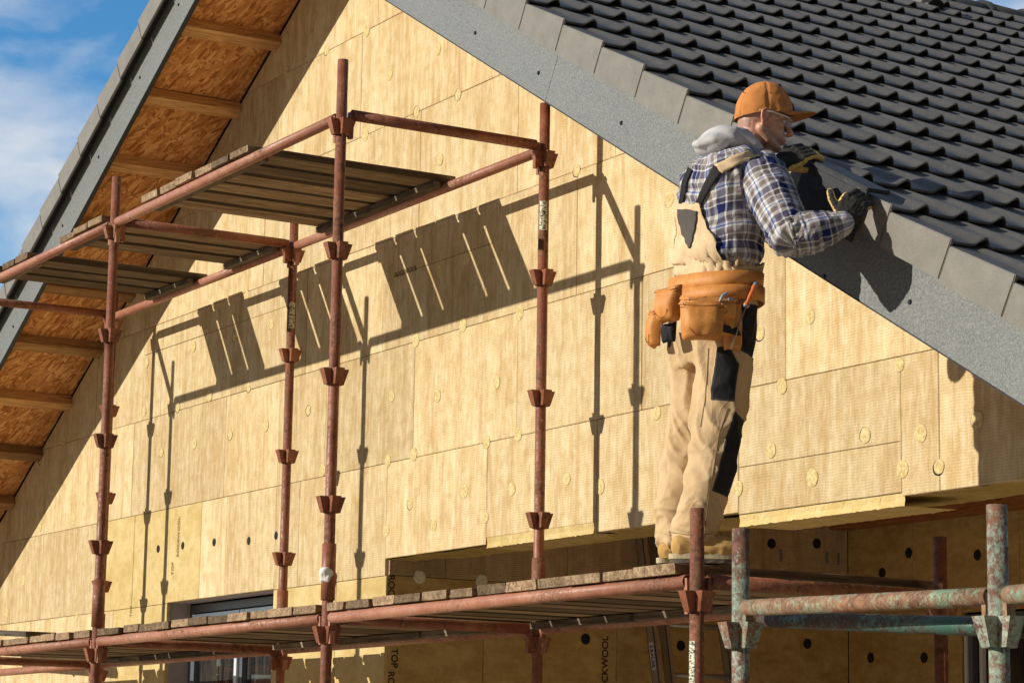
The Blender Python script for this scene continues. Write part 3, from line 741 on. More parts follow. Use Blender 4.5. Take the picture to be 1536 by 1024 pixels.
panel(spans([-.94, -.705, -.462, -.22, .02, .255, .49], [0, .030, .030, .010, .032, .030, 0]), zt, 'wide panel of six grey planks on the upper scaffold level', 'deck panels of the upper level')
panel(spans([-2.235, -1.99, -1.745, -1.512], [0, .030, .029, 0]), zt, 'three plank panel on the upper level just left of the wide six plank panel', 'deck panels of the upper level')
panel(spans([-3.50, -3.255, -3.01, -2.775], [0, .030, .030, 0]), zt, 'farthest left panel of three grey planks on the upper scaffold level', 'deck panels of the upper level')
zl = ZL+.027
lowg = 'deck panels of the lower level'
ordw = ['first', 'second', 'third']
bays = [([-4.19, -3.96, -3.74, -3.52, -3.30, -3.085, -2.868, -2.644, -2.414, -2.19, -1.95, -1.716, -1.460], 'left of the leftmost post'),
        ([-1.345, -1.199, -.976, -.75, -.52, -.298, -.056, .187, .438, .68, .907, 1.178, 1.418], 'between the two tall front posts'),
        ([1.523, 1.703, 1.951, 2.177, 2.426, 2.659, 2.873, 3.123, 3.367, 3.602, 3.861, 4.081, 4.37], 'in the bay where the man stands')]
for xs, wh in bays:
    for k in range(3):
        sub = xs[k*4:k*4+5]; gp = [.010] + [rng.choice([.010, .014, .026, .030]) for _ in range(3)] + [.010]
        panel(spans(sub, gp), zl, '%s four plank panel from left, lower deck %s' % (ordw[k], wh), lowg)
bm = bmesh.new(); box(bm, (-.95, -.11, -.02), (.95, .11, .02), bevel=.004); o = obj('scaffold_board', bm, M['plank_x']); o.location = (-5.70, -.50, 2.90); o.rotation_euler = (0, .055, .0); tag(o, 'dark long board lying lengthwise at the far left end of the lower deck', 'board')
bm = bmesh.new(); bmesh.ops.create_icosphere(bm, subdivisions=3, radius=.03)
for v in bm.verts: v.co *= 1+.5*noise.noise(v.co*30); v.co.z *= .6
o = obj('plaster_lump', bm, M['plaster'], None, True); p = at(9, 950, 1, -.45); o.location = (p.x, -.62, p.z); tag(o, 'small pale lump of dried plaster on the dark board at far left', 'plaster lump')
# green scaffold in front
grn = empty('green_scaffold', 'green painted peeling tube scaffold in the right foreground', 'scaffold', (5.9, -1.8, 0))
G1 = at(1111, 930, 0, 5.128); G2 = at(1495, 930, 0, 6.578)
g1 = at(1111, 793, 0, 5.128); g2 = at(1495, 757, 0, 6.578)
def zat(px, py, P):     # height on the vertical line through P seen at row py
    d = ray(px, py); t = ((P.x-CAM.x)*d.x+(P.y-CAM.y)*d.y)/(d.x**2+d.y**2); return CAM.z+d.z*t
c1 = zat(1111, 953, g1); c2 = zat(1495, 948, g2)
pg1 = post(grn, g1.x, g1.y, g1.z, [], [c1, c1-.6, c1-1.2, c1-1.8], M['green'], .0295, 1.06)
pg2 = post(grn, g2.x, g2.y, g2.z, [], [c2, c2-.6, c2-1.2, c2-1.8], M['green'], .0295, 1.06)
lz1 = zat(1120, 912, g1); lz2 = zat(1480, 894, g2)
bar(grn, 'ledger', (g1.x, g1.y, lz1), (g2.x, g2.y, lz2), M['greenbar'], .0275, .036)
dd = (g2-g1); dd.z = 0; dd.normalize(); pp = V((-dd.y, dd.x, 0))
bar(grn, 'ledger', (g2.x, g2.y, lz2), (g2.x+dd.x*1.6, g2.y+dd.y*1.6, lz2), M['greenbar'], .0275, .05)
g3 = g2 + dd*1.6; post(grn, g3.x, g3.y, g2.z, [], [c2, c2-.6], M['green'], .0295, 1.06)
La = V((g1.x, g1.y, lz1)); Lb = V((g2.x, g2.y, lz2))
ta = La + (La-Lb)*.06 + V((.037, .12, -.030)); tb = Lb + (Lb-La)*.12 + V((.030, .12, -.092))
bar(grn, 'brace', ta, tb, M['teal'], .0285, .0, False)
# ladder
lad = empty('aluminium_ladder', 'aluminium ladder leaning in the shade of the terrace under the deck', 'ladder', (.2, 1.6, 0))
def rail(y0, y1, t0):
    bm = bmesh.new(); a = V((.20, 0, 0)); b = V((-.56, 0, 3.42)); d = (b-a).normalized(); w = V((d.z, 0, -d.x))
    for (u0, u1, v0, v1) in ((-.035, .035, y0, y0+.004), (-.035, -.030, y0, y1), (.030, .035, y0, y1)):
        pts = [a+w*u0+V((0, v0, 0)), a+w*u1+V((0, v0, 0)), a+w*u1+V((0, v1, 0)), a+w*u0+V((0, v1, 0))]
        A = [bm.verts.new(x) for x in pts]; B = [bm.verts.new(x+(b-a)) for x in pts]
        bm.faces.new(A[::-1]); bm.faces.new(B)
        for i in range(4): bm.faces.new((A[i], A[(i+1) % 4], B[(i+1) % 4], B[i]))
    fix(bm); return bm
LY = 1.64
r1 = obj('rail', rail(LY, LY+.028, 0), M['alu'], lad); obj('rail', rail(LY+.09, LY+.118, 0), M['alu'], lad)
obj('rail', rail(LY+.52, LY+.548, 0), M['alu'], lad)
for k in range(11):
    t = (k+.6)/11.6; c = V((.20, 0, 0)).lerp(V((-.56, 0, 3.42)), t)
    bm = bmesh.new(); tube(bm, [(c.x, LY+.10, c.z), (c.x, LY+.53, c.z)], .016, 12); obj('rung', bm, M['alu'], lad, True)
a = V((.20, 0, 0)); b = V((-.56, 0, 3.42)); t = (2.72)/3.42; c = a.lerp(b, t); d = (b-a).normalized()
w = V((d.z, 0, -d.x))
bm = bmesh.new(); pts = [c-w*.022, c+w*.022, c+w*.022-d*.16, c-w*.022-d*.16]; bm.faces.new([bm.verts.new(p_+V((0, LY-.002, 0))) for p_ in pts]); st = obj('label_sticker', bm, M['plaster'], lad)
tm = Matrix.Translation(c + V((0, LY-.0035, 0)) - d*.015 - w*.012) @ Matrix(((-d.x, w.x*1, 0, 0), (0, 0, -1, 0), (-d.z, w.z, 0, 0), (0, 0, 0, 1)))
M['blueink'] = m_plain('blue_ink', (.03, .05, .2), .6, .3, .1, 10, 0)
text('printed_word', 'KRAUSE', .038, tm, M['blueink'], lad, bold=.001)
# ------------------------------------------------------------------ the roofer
def fuse(bm, voxel, smooth=4, fac=.5):
    me = bpy.data.meshes.new('t'); bm.to_mesh(me); bm.free(); o = bpy.data.objects.new('t', me); C.objects.link(o)
    m = o.modifiers.new('r', 'REMESH'); m.mode = 'VOXEL'; m.voxel_size = voxel
    if smooth:
        s = o.modifiers.new('s', 'SMOOTH'); s.iterations = smooth; s.factor = fac
    bpy.context.view_layer.update()
    me2 = bpy.data.meshes.new_from_object(o.evaluated_get(bpy.context.evaluated_depsgraph_get()))
    bpy.data.objects.remove(o); bpy.data.meshes.remove(me)
    return me2
def capsule(bm, pts, rad, n=20):
    pts = [V(p) for p in pts]; rad = list(rad) if isinstance(rad, (list, tuple)) else [rad]*len(pts)
    d0 = (pts[0]-pts[1]).normalized(); d1 = (pts[-1]-pts[-2]).normalized()
    P0 = []; R0 = []
    for t in (85, 60, 30): a = math.radians(t); P0.append(pts[0]+d0*rad[0]*math.sin(a)); R0.append(rad[0]*math.cos(a))
    P1 = []; R1 = []
    for t in (30, 60, 85): a = math.radians(t); P1.append(pts[-1]+d1*rad[-1]*math.sin(a)); R1.append(rad[-1]*math.cos(a))
    tube(bm, P0+pts+P1, R0+rad+R1, n)
def ellip(bm, c, r, Mx=None, sub=3):
    M4 = Matrix.Translation(c) @ (Mx.to_4x4() if Mx is not None else Matrix.Identity(4)) @ Matrix.Diagonal((r[0], r[1], r[2], 1))
    bmesh.ops.create_icosphere(bm, subdivisions=sub, radius=1, matrix=M4)
def rings(bm, L, n=36, p=2.3):     # L: (x, y, z, a, b) from bottom to top, superellipse sections
    R = []
    for x, y, z, a, b in L:
        r_ = []
        for k in range(n):
            t = 2*math.pi*k/n; c, s = math.cos(t), math.sin(t)
            r_.append(bm.verts.new((x+a*math.copysign(abs(c)**(2/p), c), y+b*math.copysign(abs(s)**(2/p), s), z)))
        R.append(r_)
    for A, B in zip(R, R[1:]):
        for k in range(n): bm.faces.new((A[k], A[(k+1) % n], B[(k+1) % n], B[k]))
    bm.faces.new(R[0][::-1]); bm.faces.new(R[-1])
def ridg(v): return 1-abs(noise.noise(v))*2
X0 = 4.20
Y = lambda px, py, x=X0: at(px, py, 0, x)
def ring_at(px, py, a, b, x=X0):
    p = Y(px, py, x); return (p.x, p.y, p.z, a, b)
man = empty('person', 'man in orange cap and plaid shirt standing on the deck fixing the roof edge', 'person', (4.2, -1.27, 2.71))

SR_ = Y(1146, 268, 4.40); ER_ = Y(1187, 358, 4.62); WR_ = at(1262, 336, 1, -.945)
SL_ = Y(1090, 258, 4.02); EL_ = V((3.93, -.98, 4.02)); WL_ = at(1168, 246, 1, -.93)
TOR = [ring_at(1074, 436, .178, .122), ring_at(1074, 405, .180, .120), ring_at(1080, 370, .188, .122), ring_at(1084, 335, .200, .128), ring_at(1084, 300, .208, .137),
       ring_at(1084, 272, .205, .134), ring_at(1088, 250, .185, .120), ring_at(1096, 236, .135, .095), ring_at(1106, 226, .08, .07)]
LEGR = [(Y(1080, 505, 4.295), .112), (Y(1084, 560, 4.30), .107), (Y(1080, 610, 4.305), .098), (Y(1073, 660, 4.305), .092), (Y(1064, 715, 4.30), .090), (Y(1050, 760, 4.295), .084), (Y(1043, 794, 4.29), .080), (Y(1041, 814, 4.29), .080)]
LEGL = [(Y(1052, 505, 4.115), .112), (Y(1046, 560, 4.11), .102), (Y(1040, 610, 4.105), .095), (Y(1033, 660, 4.10), .090), (Y(1026, 715, 4.095), .088), (Y(1012, 765, 4.09), .082), (Y(1010, 794, 4.09), .068), (Y(1008, 819, 4.09), .062)]

# ---- head frame
HC = Y(1144, 181, 4.22)
HF = V((.44, .90, 0)).normalized(); HR0 = Matrix((HF, V((-HF.y, HF.x, 0)), V((0, 0, 1)))).transposed()
HM = Matrix.Translation(HC) @ (HR0 @ Matrix.Rotation(math.radians(11), 3, 'Y')).to_4x4()
def head_parts(bm):
    T = lambda p: HM @ V(p)
    R3 = HM.to_3x3()
    ellip(bm, T((-.010, 0, .028)), (.100, .077, .092), R3); ellip(bm, T((.028, 0, -.038)), (.064, .056, .072), R3)
    capsule(bm, [T((.066, -.012, -.097)), T((.074, 0, -.098)), T((.066, .012, -.097))], .0195)
    for s in (1, -1):
        capsule(bm, [T((-.008, s*.058, -.048)), T((.03, s*.045, -.082)), T((.066, s*.016, -.099))], [.020, .019, .017])
        ellip(bm, T((.056, s*.040, -.014)), (.026, .022, .020), R3)
        capsule(bm, [T((.089, s*.006, .020)), T((.086, s*.028, .024)), T((.070, s*.048, .018))], [.010, .011, .010])
        ellip(bm, T((.109, s*.012, -.036)), (.010, .0075, .0075), R3)
        # ear: rim and lobe
        capsule(bm, [T((-.008, s*.079, -.028)), T((-.018, s*.086, -.008)), T((-.020, s*.089, .012)), T((-.008, s*.087, .026)), T((.006, s*.081, .018)), T((.004, s*.079, -.006))], [.0075, .0055, .0055, .0055, .005, .006])
        ellip(bm, T((-.006, s*.079, -.002)), (.014, .005, .022), R3)
    capsule(bm, [T((.092, 0, .010)), T((.106, 0, -.010)), T((.119, 0, -.029))], [.0085, .0095, .0115])
    ellip(bm, T((.074, 0, -.058)), (.028, .032, .030), R3)
    capsule(bm, [T((.088, -.022, -.064)), T((.1015, 0, -.0575)), T((.088, .022, -.064))], [.004, .0065, .004])
    capsule(bm, [T((.086, -.019, -.071)), T((.0985, 0, -.0735)), T((.086, .019, -.071))], [.004, .0075, .004])
    nb = V(TOR[-1][:3]) + V((0, 0, -.05))
    capsule(bm, [T((-.034, 0, -.02)), T((-.030, 0, -.075)), nb], [.062, .057, .062])
def hand_parts(bm, Mh, side, curls, yaw, sc=1.0, g=0.0, thumb=(.5, .55, -.25)):
    """Mh: frame with X along the fingers, Z out of the back of the hand; side=+1 thumb on +Y"""
    T = lambda p: Mh @ (V(p)*sc)
    def fr_(p0, dirs, rads):
        pts = [V(p0)]
        for d in dirs: pts.append(pts[-1]+d)
        capsule(bm, [T(p) for p in pts], [r*sc+g for r in rads], 12)
    wv = [(.000, .024), (.030, .030), (.060, .037), (.088, .036)]
    for i in range(-3, 4):
        k = i/3
        capsule(bm, [T((x, k*w_, -.002*abs(k)*3)) for x, w_ in wv], [.0135*sc+g, .0145*sc+g, .014*sc+g, .0115*sc+g], 12)
    L = ((.046, .026, .022), (.050, .030, .023), (.046, .028, .022), (.036, .021, .020)); ys = (.030, .010, -.011, -.031)
    for i in range(4):
        a = 0; dirs = []; yw = yaw + side*(.10-.07*i)
        for j in range(3):
            a += curls[i][j]; d = V((math.cos(a), 0, -math.sin(a))); d = Matrix.Rotation(yw, 3, 'Z') @ d; dirs.append(d*L[i][j])
        fr_((.088, side*ys[i], 0), dirs, (.0105, .0098, .0092, .0085))
    t = V((thumb[0], side*thumb[1], thumb[2])).normalized(); t2 = (t + V((.5, 0, -.25))).normalized()
    fr_((.018, side*.020, -.006), [t*.036, t*.032, t2*.028], (.015, .0125, .0115, .0100))
def hframe(w, k, nrm):
    x = (k-w).normalized(); z = (nrm - x*nrm.dot(x)).normalized(); y = z.cross(x)
    return Matrix.Translation(w) @ Matrix((x, y, z)).transposed().to_4x4()
tc_ = V((.848, -.500, -.12))
MR = hframe(WR_ + (at(1290, 290, 1, -.875)-WR_)*.10, at(1290, 290, 1, -.875), tc_ + V((.0, .1, .35)))
ML = hframe(WL_, at(1192, 233, 1, -.87), V((.75, -.45, .60)))
CR_ = [(.45, .55, .45), (.5, .6, .45), (.55, .65, .5), (.6, .7, .5)]; CL_ = [(.30, .45, .35), (.35, .5, .4), (.4, .55, .4), (.45, .6, .45)]
TR_ = (.50, .75, -.10); TL_ = (.85, .35, -.55)

bm = bmesh.new(); head_parts(bm)
rings(bm, [(x, y, z, a*.86, b*.84) for x, y, z, a, b in TOR])
rings(bm, [ring_at(1070, 545, .155, .095), ring_at(1071, 500, .175, .115), ring_at(1073, 460, .165, .108), ring_at(1074, 425, .155, .10)])
for L in (LEGR, LEGL):
    capsule(bm, [p for p, r in L[:-1]], [r*k for (p, r), k in zip(L[:-1], (.80, .78, .72, .68, .66, .55, .48))])
for S_, E2, W_ in ((SR_, ER_, WR_), (SL_, EL_, WL_)):
    capsule(bm, [S_, S_.lerp(E2, .5), E2, E2.lerp(W_, .35), W_], [.062, .052, .042, .040, .027])
hand_parts(bm, MR, 1, CR_, -.45, .98, 0, TR_); hand_parts(bm, ML, -1, CL_, .0, .98, 0, TL_)
for px_, py_, xx in ((1040, 838, 4.29), (1012, 838, 4.09)):
    p = Y(px_, py_, xx); capsule(bm, [V((p.x, p.y, 2.82)), V((p.x, p.y-.0, 2.775)), V((p.x, p.y+.08, 2.76))], [.036, .030, .024])
body = fuse(bm, .0042, 3, .5)
def creases(s, sc, dist, prev=None, seed=0, stretch=(1, 1, 1)):
    p = s.coord('Position', stretch, (.3, .2, .1), (seed, seed*2, seed*3)); h = None
    for k, w_ in ((1, 1.0), (2.3, .5)):
        n = s.noise(p, sc*k, 3, .5, .8); a = s.math('ABSOLUTE', s.math('MULTIPLY_ADD', n, 2, -1)); a = s.math('POWER', s.math('SUBTRACT', 1.0, a), 7)
        a = s.math('MULTIPLY', a, w_); h = a if h is None else s.math('ADD', h, a)
    return s.bump(h, dist, 1.0, prev), h
def m_skin():
    s = N('skin', .48, .45); b = s.b; b.inputs['Subsurface Weight'].default_value = .12; b.inputs['Subsurface Radius'].default_value = (.01, .004, .002); b.inputs['Subsurface Scale'].default_value = .5
    p = s.coord('Position'); n = s.noise(p, 45, 4, .6); f = s.noise(p, 260, 3, .6)
    c = s.ramp(n, [(.3, (.52, .25, .16)), (.7, (.68, .38, .27))])
    st = s.node('ShaderNodeAttribute', attribute_name='stubble').outputs['Fac']
    c = s.mix(s.math('MULTIPLY', st, s.ramp(f, [(.35, .35), (.6, .85)])), c, (.17, .10, .075))
    rd = s.node('ShaderNodeAttribute', attribute_name='ruddy').outputs['Fac']
    c = s.mix(s.math('MULTIPLY', rd, .5), c, (.72, .24, .17))
    return s.done(c, s.bump(s.math('ADD', f, n), .0006))
M['skin'] = m_skin()
HI = HM.inverted()
st = body.attributes.new('stubble', 'FLOAT', 'POINT'); rd = body.attributes.new('ruddy', 'FLOAT', 'POINT')
for i, v in enumerate(body.vertices):
    q_ = HI @ v.co
    if abs(q_.x) < .14 and abs(q_.z) < .15 and abs(q_.y) < .12:
        k = min(1, max(0, (-.042-q_.z + .25*max(0, .06-q_.x)*0)/.02)) * (1 if q_.x > .0 else max(0, 1+q_.x/.02)); up = math.exp(-(((q_.z+.046)/.008)**2))*(q_.x > .085)*.7
        hair = 0
        if q_.x < .004 and q_.z > -.03 and abs(q_.y) > .05: hair = min(1, max(0, (.004-q_.x)/.008))*.55
        if q_.x < -.05 and q_.z > -.055: hair = .75
        if abs(q_.y) > .068 and .0 < q_.x < .022 and -.02 < q_.z < .05: hair = .7
        if abs(abs(q_.y)-.080) < .02 and -.03 < q_.x < .012 and abs(q_.z) < .04 and abs(q_.y) > .078: hair = 0
        st.data[i].value = min(1, max(k*.55, up*.5, hair))
        rd.data[i].value = min(1, 1.2*math.exp(-((q_.x-.118)**2+q_.y**2+(q_.z+.03)**2)/.0005) + (.8 if abs(q_.y) > .081 else 0) + .8*math.exp(-((q_.z+.065)/.010)**2)*(q_.x > .088 and abs(q_.y) < .024))
body_o = link('body', body, M['skin'], man, True)
M['eye'] = m_plain('eye_white', (.75, .72, .68), .2, .5, .05, 10, 0); M['iris'] = m_plain('iris', (.05, .04, .03), .15, .6, .1, 10, 0)
M['hair'] = m_plain('short_hair', (.05, .03, .02), .8, .2, .3, 200, .002)
for s in (1, -1):
    bm = bmesh.new(); ellip(bm, HM @ V((.0755, s*.031, .004)), (.0125, .0125, .0125), None, 3); obj('eye', bm, M['eye'], man, True)
    bm = bmesh.new(); ellip(bm, HM @ V((.0835, s*.0315, .002)), (.0065, .0065, .0065), None, 2); obj('iris', bm, M['iris'], man, True)
    bm = bmesh.new(); capsule(bm, [HM @ V((.0945, s*.014, .027)), HM @ V((.0945, s*.030, .031)), HM @ V((.080, s*.048, .027))], [.0025, .0032, .002], 8); obj('eyebrow', bm, M['hair'], man, True)

# ---- plaid shirt
def seg(p, a, b):
    d = b-a; t = max(0, min(1, (p-a).dot(d)/d.length_squared)); return t, (p-(a+d*t))
bm = bmesh.new(); rings(bm, TOR)
capsule(bm, [SR_ + V((-.06, 0, .0)), SR_, SR_.lerp(ER_, .45), ER_, ER_.lerp(WR_, .4), ER_.lerp(WR_, .75), WR_.lerp(ER_, .02)], [.080, .098, .096, .082, .076, .064, .048])
capsule(bm, [SL_ + V((.06, 0, .0)), SL_, SL_.lerp(EL_, .45), EL_, EL_.lerp(WL_, .4), WL_.lerp(EL_, .06)], [.075, .085, .078, .068, .062, .042])
ellip(bm, Y(1118, 246, 4.20) , (.17, .085, .045))
shirt = fuse(bm, .0062, 3, .5)
ARMS = ((SR_, ER_, WR_), (SL_, EL_, WL_))
def arm_uv(p):
    best = None
    for ai, (S_, E2, W_) in enumerate(ARMS):
        for si, (a, b) in enumerate(((S_, E2), (E2, W_))):
            t, o = seg(p, a, b)
            if best is None or o.length < best[0]: best = (o.length, ai, si, t, o, a, b)
    return best
cl = shirt.attributes.new('cloth', 'FLOAT_VECTOR', 'POINT')
tcx = V((X0, TOR[3][1], 0))
newco = []
for i, v in enumerate(shirt.vertices):
    p = v.co; n_ = v.normal
    dist, ai, si, t, o, a, b = arm_uv(p)
    side_x = SR_.x-.055 if ai == 0 else SL_.x+.055
    on_arm = dist < .105 and ((p.x > side_x) if ai == 0 else (p.x < side_x)) or (si == 1 and dist < .09)
    if on_arm:
        d = (b-a).normalized(); u0 = d.cross(V((.2, -.3, 1))).normalized(); w0 = d.cross(u0)
        ang = math.atan2(o.dot(w0), o.dot(u0)); along = t*(b-a).length + (0 if si == 0 else .34)
        cl.data[i].vector = (ang*.078, along, 3.0+ai)
        # creases gathering round the elbow and along the forearm
        e = math.exp(-((p-ARMS[ai][1]).length/.085)**2); f = 1 if si else .5
        wv = V((along*34 + math.sin(ang*2)*1.1, ang*1.3, ai*7))
        disp = (.012*e + .007*f)*(ridg(wv)) + .007*noise.noise(V((along*14, ang*1.6, 3+ai)))
        dv = .0035*ridg(V((p.x*16+p.z*14, p.y*16, p.z*9)))*(.5)
        newco.append(p + n_*(disp + dv - .004))
    else:
        ang = math.atan2(p.x-X0, -(p.y-TOR[3][1]))
        cl.data[i].vector = (ang*.17, p.z + .012*math.sin(ang*3), 0)
        wst = max(0, min(1, (3.98-p.z)/.16))
        fold = ridg(V((p.x*5, p.y*5, p.z*17+p.x*4)))
        fold2 = ridg(V((p.x*13+p.z*6, p.y*13, p.z*7)))
        blouse = .008*max(0, 1-abs(p.z-3.90)/.05) - .020*max(0, min(1, (3.875-p.z)/.03))
        arm = math.exp(-((p-V((SR_.x-.08, SR_.y-.06, SR_.z-.13))).length/.09)**2)
        newco.append(p + n_*(.011*fold + .010*fold2 + .013*wst*ridg(V((ang*5, p.z*9, 4))) + .009*arm*ridg(V((p.x*18-p.z*20, p.y*10, 2))) + blouse - .004))
for v, c in zip(shirt.vertices, newco): v.co = c
def m_plaid():
    s = N('plaid_flannel', .92, .12)
    v = s.coord('@cloth', (1/.150, 1/.150, 1)); x, y, z = s.sep(v)
    wob = s.noise(s.coord('@cloth', (1, 1, 1)), 9, 2, .5)
    stops = [(0, (.018, .030, .13)), (.20, (.024, .038, .16)), (.212, (.78, .76, .74)), (.235, (.78, .76, .75)), (.25, (.12, .10, .11)), (.36, (.15, .125, .125)), (.375, (.70, .68, .66)), (.41, (.70, .68, .66)), (.425, (.33, .29, .28)), (.57, (.36, .31, .30)),
             (.585, (.80, .78, .76)), (.63, (.80, .78, .76)), (.645, (.10, .20, .52)), (.67, (.10, .20, .52)), (.685, (.76, .74, .72)), (.75, (.52, .48, .47)), (.765, (.20, .17, .17)), (.88, (.20, .17, .17)), (.90, (.60, .58, .57)), (.98, (.60, .58, .57))]
    a = s.ramp(s.math('FRACT', s.math('ADD', x, s.math('MULTIPLY', wob, .10))), stops[:20]); b = s.ramp(s.math('FRACT', s.math('ADD', y, s.math('MULTIPLY', wob, .10))), stops[:20])
    tw = s.math('SINE', s.math('MULTIPLY', s.math('ADD', x, y), 2*math.pi*30))
    k = s.math('MULTIPLY_ADD', tw, .16, .5)
    c = s.mix(k, a, b)
    c2 = s.mix(1.0, a, b, 'MULTIPLY'); c = s.mix(.30, c, c2)
    f = s.noise(s.coord('Position'), 300, 3, .6); cr1, h1 = creases(s, 6, .0030, None, 5)
    return s.done(c, s.bump(f, .0012, 1.0, cr1))
M['plaid'] = m_plaid()
shirt_o = link('plaid_shirt', shirt, M['plaid'], man, True)

# ---- grey hood lying round the neck
bm = bmesh.new()
nk = Y(1108, 226, X0)
loop = []; rad = []
for k in range(17):
    t = 2*math.pi*k/16; c, s = math.cos(t), math.sin(t)
    back = max(0, -s)
    loop.append(nk + V((c*.102, s*.098+.004, .000 - .070*max(0, s) + .030*back - .012*abs(c)))); rad.append(.030+.012*back)
tube(bm, loop, rad, 16)
ellip(bm, nk + V((0, -.085, .030)), (.112, .066, .052)); ellip(bm, nk + V((.0, -.128, .004)), (.098, .050, .044))
capsule(bm, [nk + V((.0, -.10, .035)), nk + V((.080, -.075, .030)), nk + V((.112, -.01, -.004)), nk + V((.100, .06, -.058)), nk + V((.06, .09, -.10))], [.040, .036, .030, .023, .020])
capsule(bm, [nk + V((.0, -.10, .035)), nk + V((-.080, -.075, .030)), nk + V((-.112, -.01, -.004)), nk + V((-.100, .06, -.058)), nk + V((-.06, .09, -.10))], [.040, .036, .030, .023, .020])
tube(bm, [nk + V((.078*math.cos(t_), .074*math.sin(t_)-.012, .050 - .085*max(0, math.sin(t_)) + .012*max(0, -math.sin(t_)))) for t_ in [2*math.pi*k_/20 for k_ in range(21)]], .017, 12)
capsule(bm, [nk + V((-.06, -.165, .012)), nk + V((.0, -.182, .000)), nk + V((.065, -.160, .008)), nk + V((.105, -.10, .010))], [.014, .019, .018, .012])
hood = fuse(bm, .0048, 7, .5)
for v in hood.vertices:
    p = v.co-nk; a = math.atan2(p.y, p.x)
    
    e_ = max(0, ridg(V((a*.5+2, p.length*7 - p.z*8, 1.3))))
    v.co += v.normal*(.007*e_ - .003)
def m_cloth(name, c, sc=400, var=.12, rough=.9, b=.0008, cr=.0007, csc=5):
    s = N(name, rough, .15); p = s.coord('Position'); n = s.noise(p, 12, 4, .6); f = s.noise(p, sc, 3, .6)
    cc = s.ramp(n, [(.3, tuple(x*(1-var) for x in c)), (.7, tuple(min(1, x*(1+var)) for x in c))])
    cc = s.mix(s.ramp(f, [(.35, .22), (.6, 0.)]), cc, tuple(x*.5 for x in c))
    cr1, h1 = creases(s, csc, cr, None, 7)
    return s.done(cc, s.bump(f, b, 1.0, cr1))
M['hood'] = m_cloth('grey_fleece', (.50, .49, .49), 420, .12, .95, .0008, .0012, 4)
link('hood', hood, M['hood'], man, True)

# ---- trousers with dark patches
bm = bmesh.new()
rings(bm, [ring_at(1066, 552, .185, .115), ring_at(1066, 520, .195, .132), ring_at(1068, 490, .198, .136), ring_at(1070, 460, .192, .132), ring_at(1073, 430, .186, .128), ring_at(1074, 408, .187, .128), ring_at(1076, 396, .189, .128)])
for L in (LEGR, LEGL): tube(bm, [L[0][0]+V((0, 0, .05))] + [p for p, r in L], [L[0][1]*.8] + [r for p, r in L], 28)
tro = fuse(bm, .006, 12, .5)
def polysd(poly, x, y):
    inside = False; d = 9; n = len(poly)
    for i in range(n):
        (x0, y0), (x1, y1) = poly[i], poly[(i+1) % n]
        if (y0 > y) != (y1 > y) and x < (x1-x0)*(y-y0)/(y1-y0)+x0: inside = not inside
        dx, dy = x1-x0, y1-y0; t = max(0, min(1, ((x-x0)*dx+(y-y0)*dy)/(dx*dx+dy*dy))); d = min(d, math.hypot(x-x0-dx*t, y-y0-dy*t))
    return d if inside else -d
HX = V((.511, .8597, 0))
def side2(px, py, x=4.36): p = Y(px, py, x); return (p.dot(HX), p.z)
patch = [[side2(*q_) for q_ in [(1074, 522), (1094, 522), (1107, 550), (1098, 606), (1066, 600), (1069, 560)]],
         [side2(*q_) for q_ in [(1098, 620), (1116, 632), (1116, 665), (1094, 748), (1067, 737), (1080, 690)]],
         [side2(*q_) for q_ in [(1108, 460), (1140, 458), (1132, 540), (1110, 530)]],
         [side2(q_[0], q_[1], 4.2) for q_ in [(993, 482), (1014, 484), (1010, 514), (994, 513)]]]
bk = tro.attributes.new('patch', 'FLOAT', 'POINT'); newco = []
for i, v in enumerate(tro.vertices):
    p = v.co; n_ = v.normal; sd = -1
    if n_.dot(V((.85, -.5, 0))) > -.35 and p.x > 4.19:
        u_ = p.dot(HX)
        # shear to the reference plane along the horizontal viewing azimuth
        for po in patch[:3]: sd = max(sd, polysd(po, u_, p.z))
    if p.z < 3.63 and n_.y < 0: sd = max(sd, polysd(patch[3], p.dot(HX), p.z))
    bk.data[i].value = sd
    right = p.x > 4.205; kz = 3.20
    ankle = max(0, min(1, (3.03-p.z)/.2)); knee = math.exp(-((p.z-kz)/.13)**2); crotch = math.exp(-((p.z-3.50)/.09)**2); waist = max(0, min(1, (p.z-3.70)/.07))
    ax_ = 4.30 if right else 4.10; ang = math.atan2(p.y+1.25, p.x-ax_)
    f1 = ridg(V((ang*.9, p.z*22 + math.sin(ang)*1.6, 1 if right else 9)))
    f2 = ridg(V((p.x*7+p.z*5, p.y*9-p.z*4, p.z*5+(3 if right else 0))))
    f3 = ridg(V((ang*.7, p.z*12 + math.sin(ang*1.0+.6)*.9, 5 if right else 14)))
    g1 = ridg(V((p.x*8 + p.z*1.2, p.y*9 - p.z*1.5, p.z*3.6+(21 if right else 33))))
    sharp = lambda q_: (max(0, q_)**2.2)*1.5 - .25
    d = .010*ankle*sharp(f1) + .009*knee*sharp(f3) + .004*sharp(f2) + .0115*sharp(g1)*(.75+.5*crotch+.3*knee) + waist*.007*math.cos(math.atan2(p.y-TOR[0][1], p.x-X0)*34) 
    newco.append(p + n_*(d*(1 if sd < 0 else .6) - .006 + (.003 if sd > 0 else 0)))
for v, c in zip(tro.vertices, newco): v.co = c
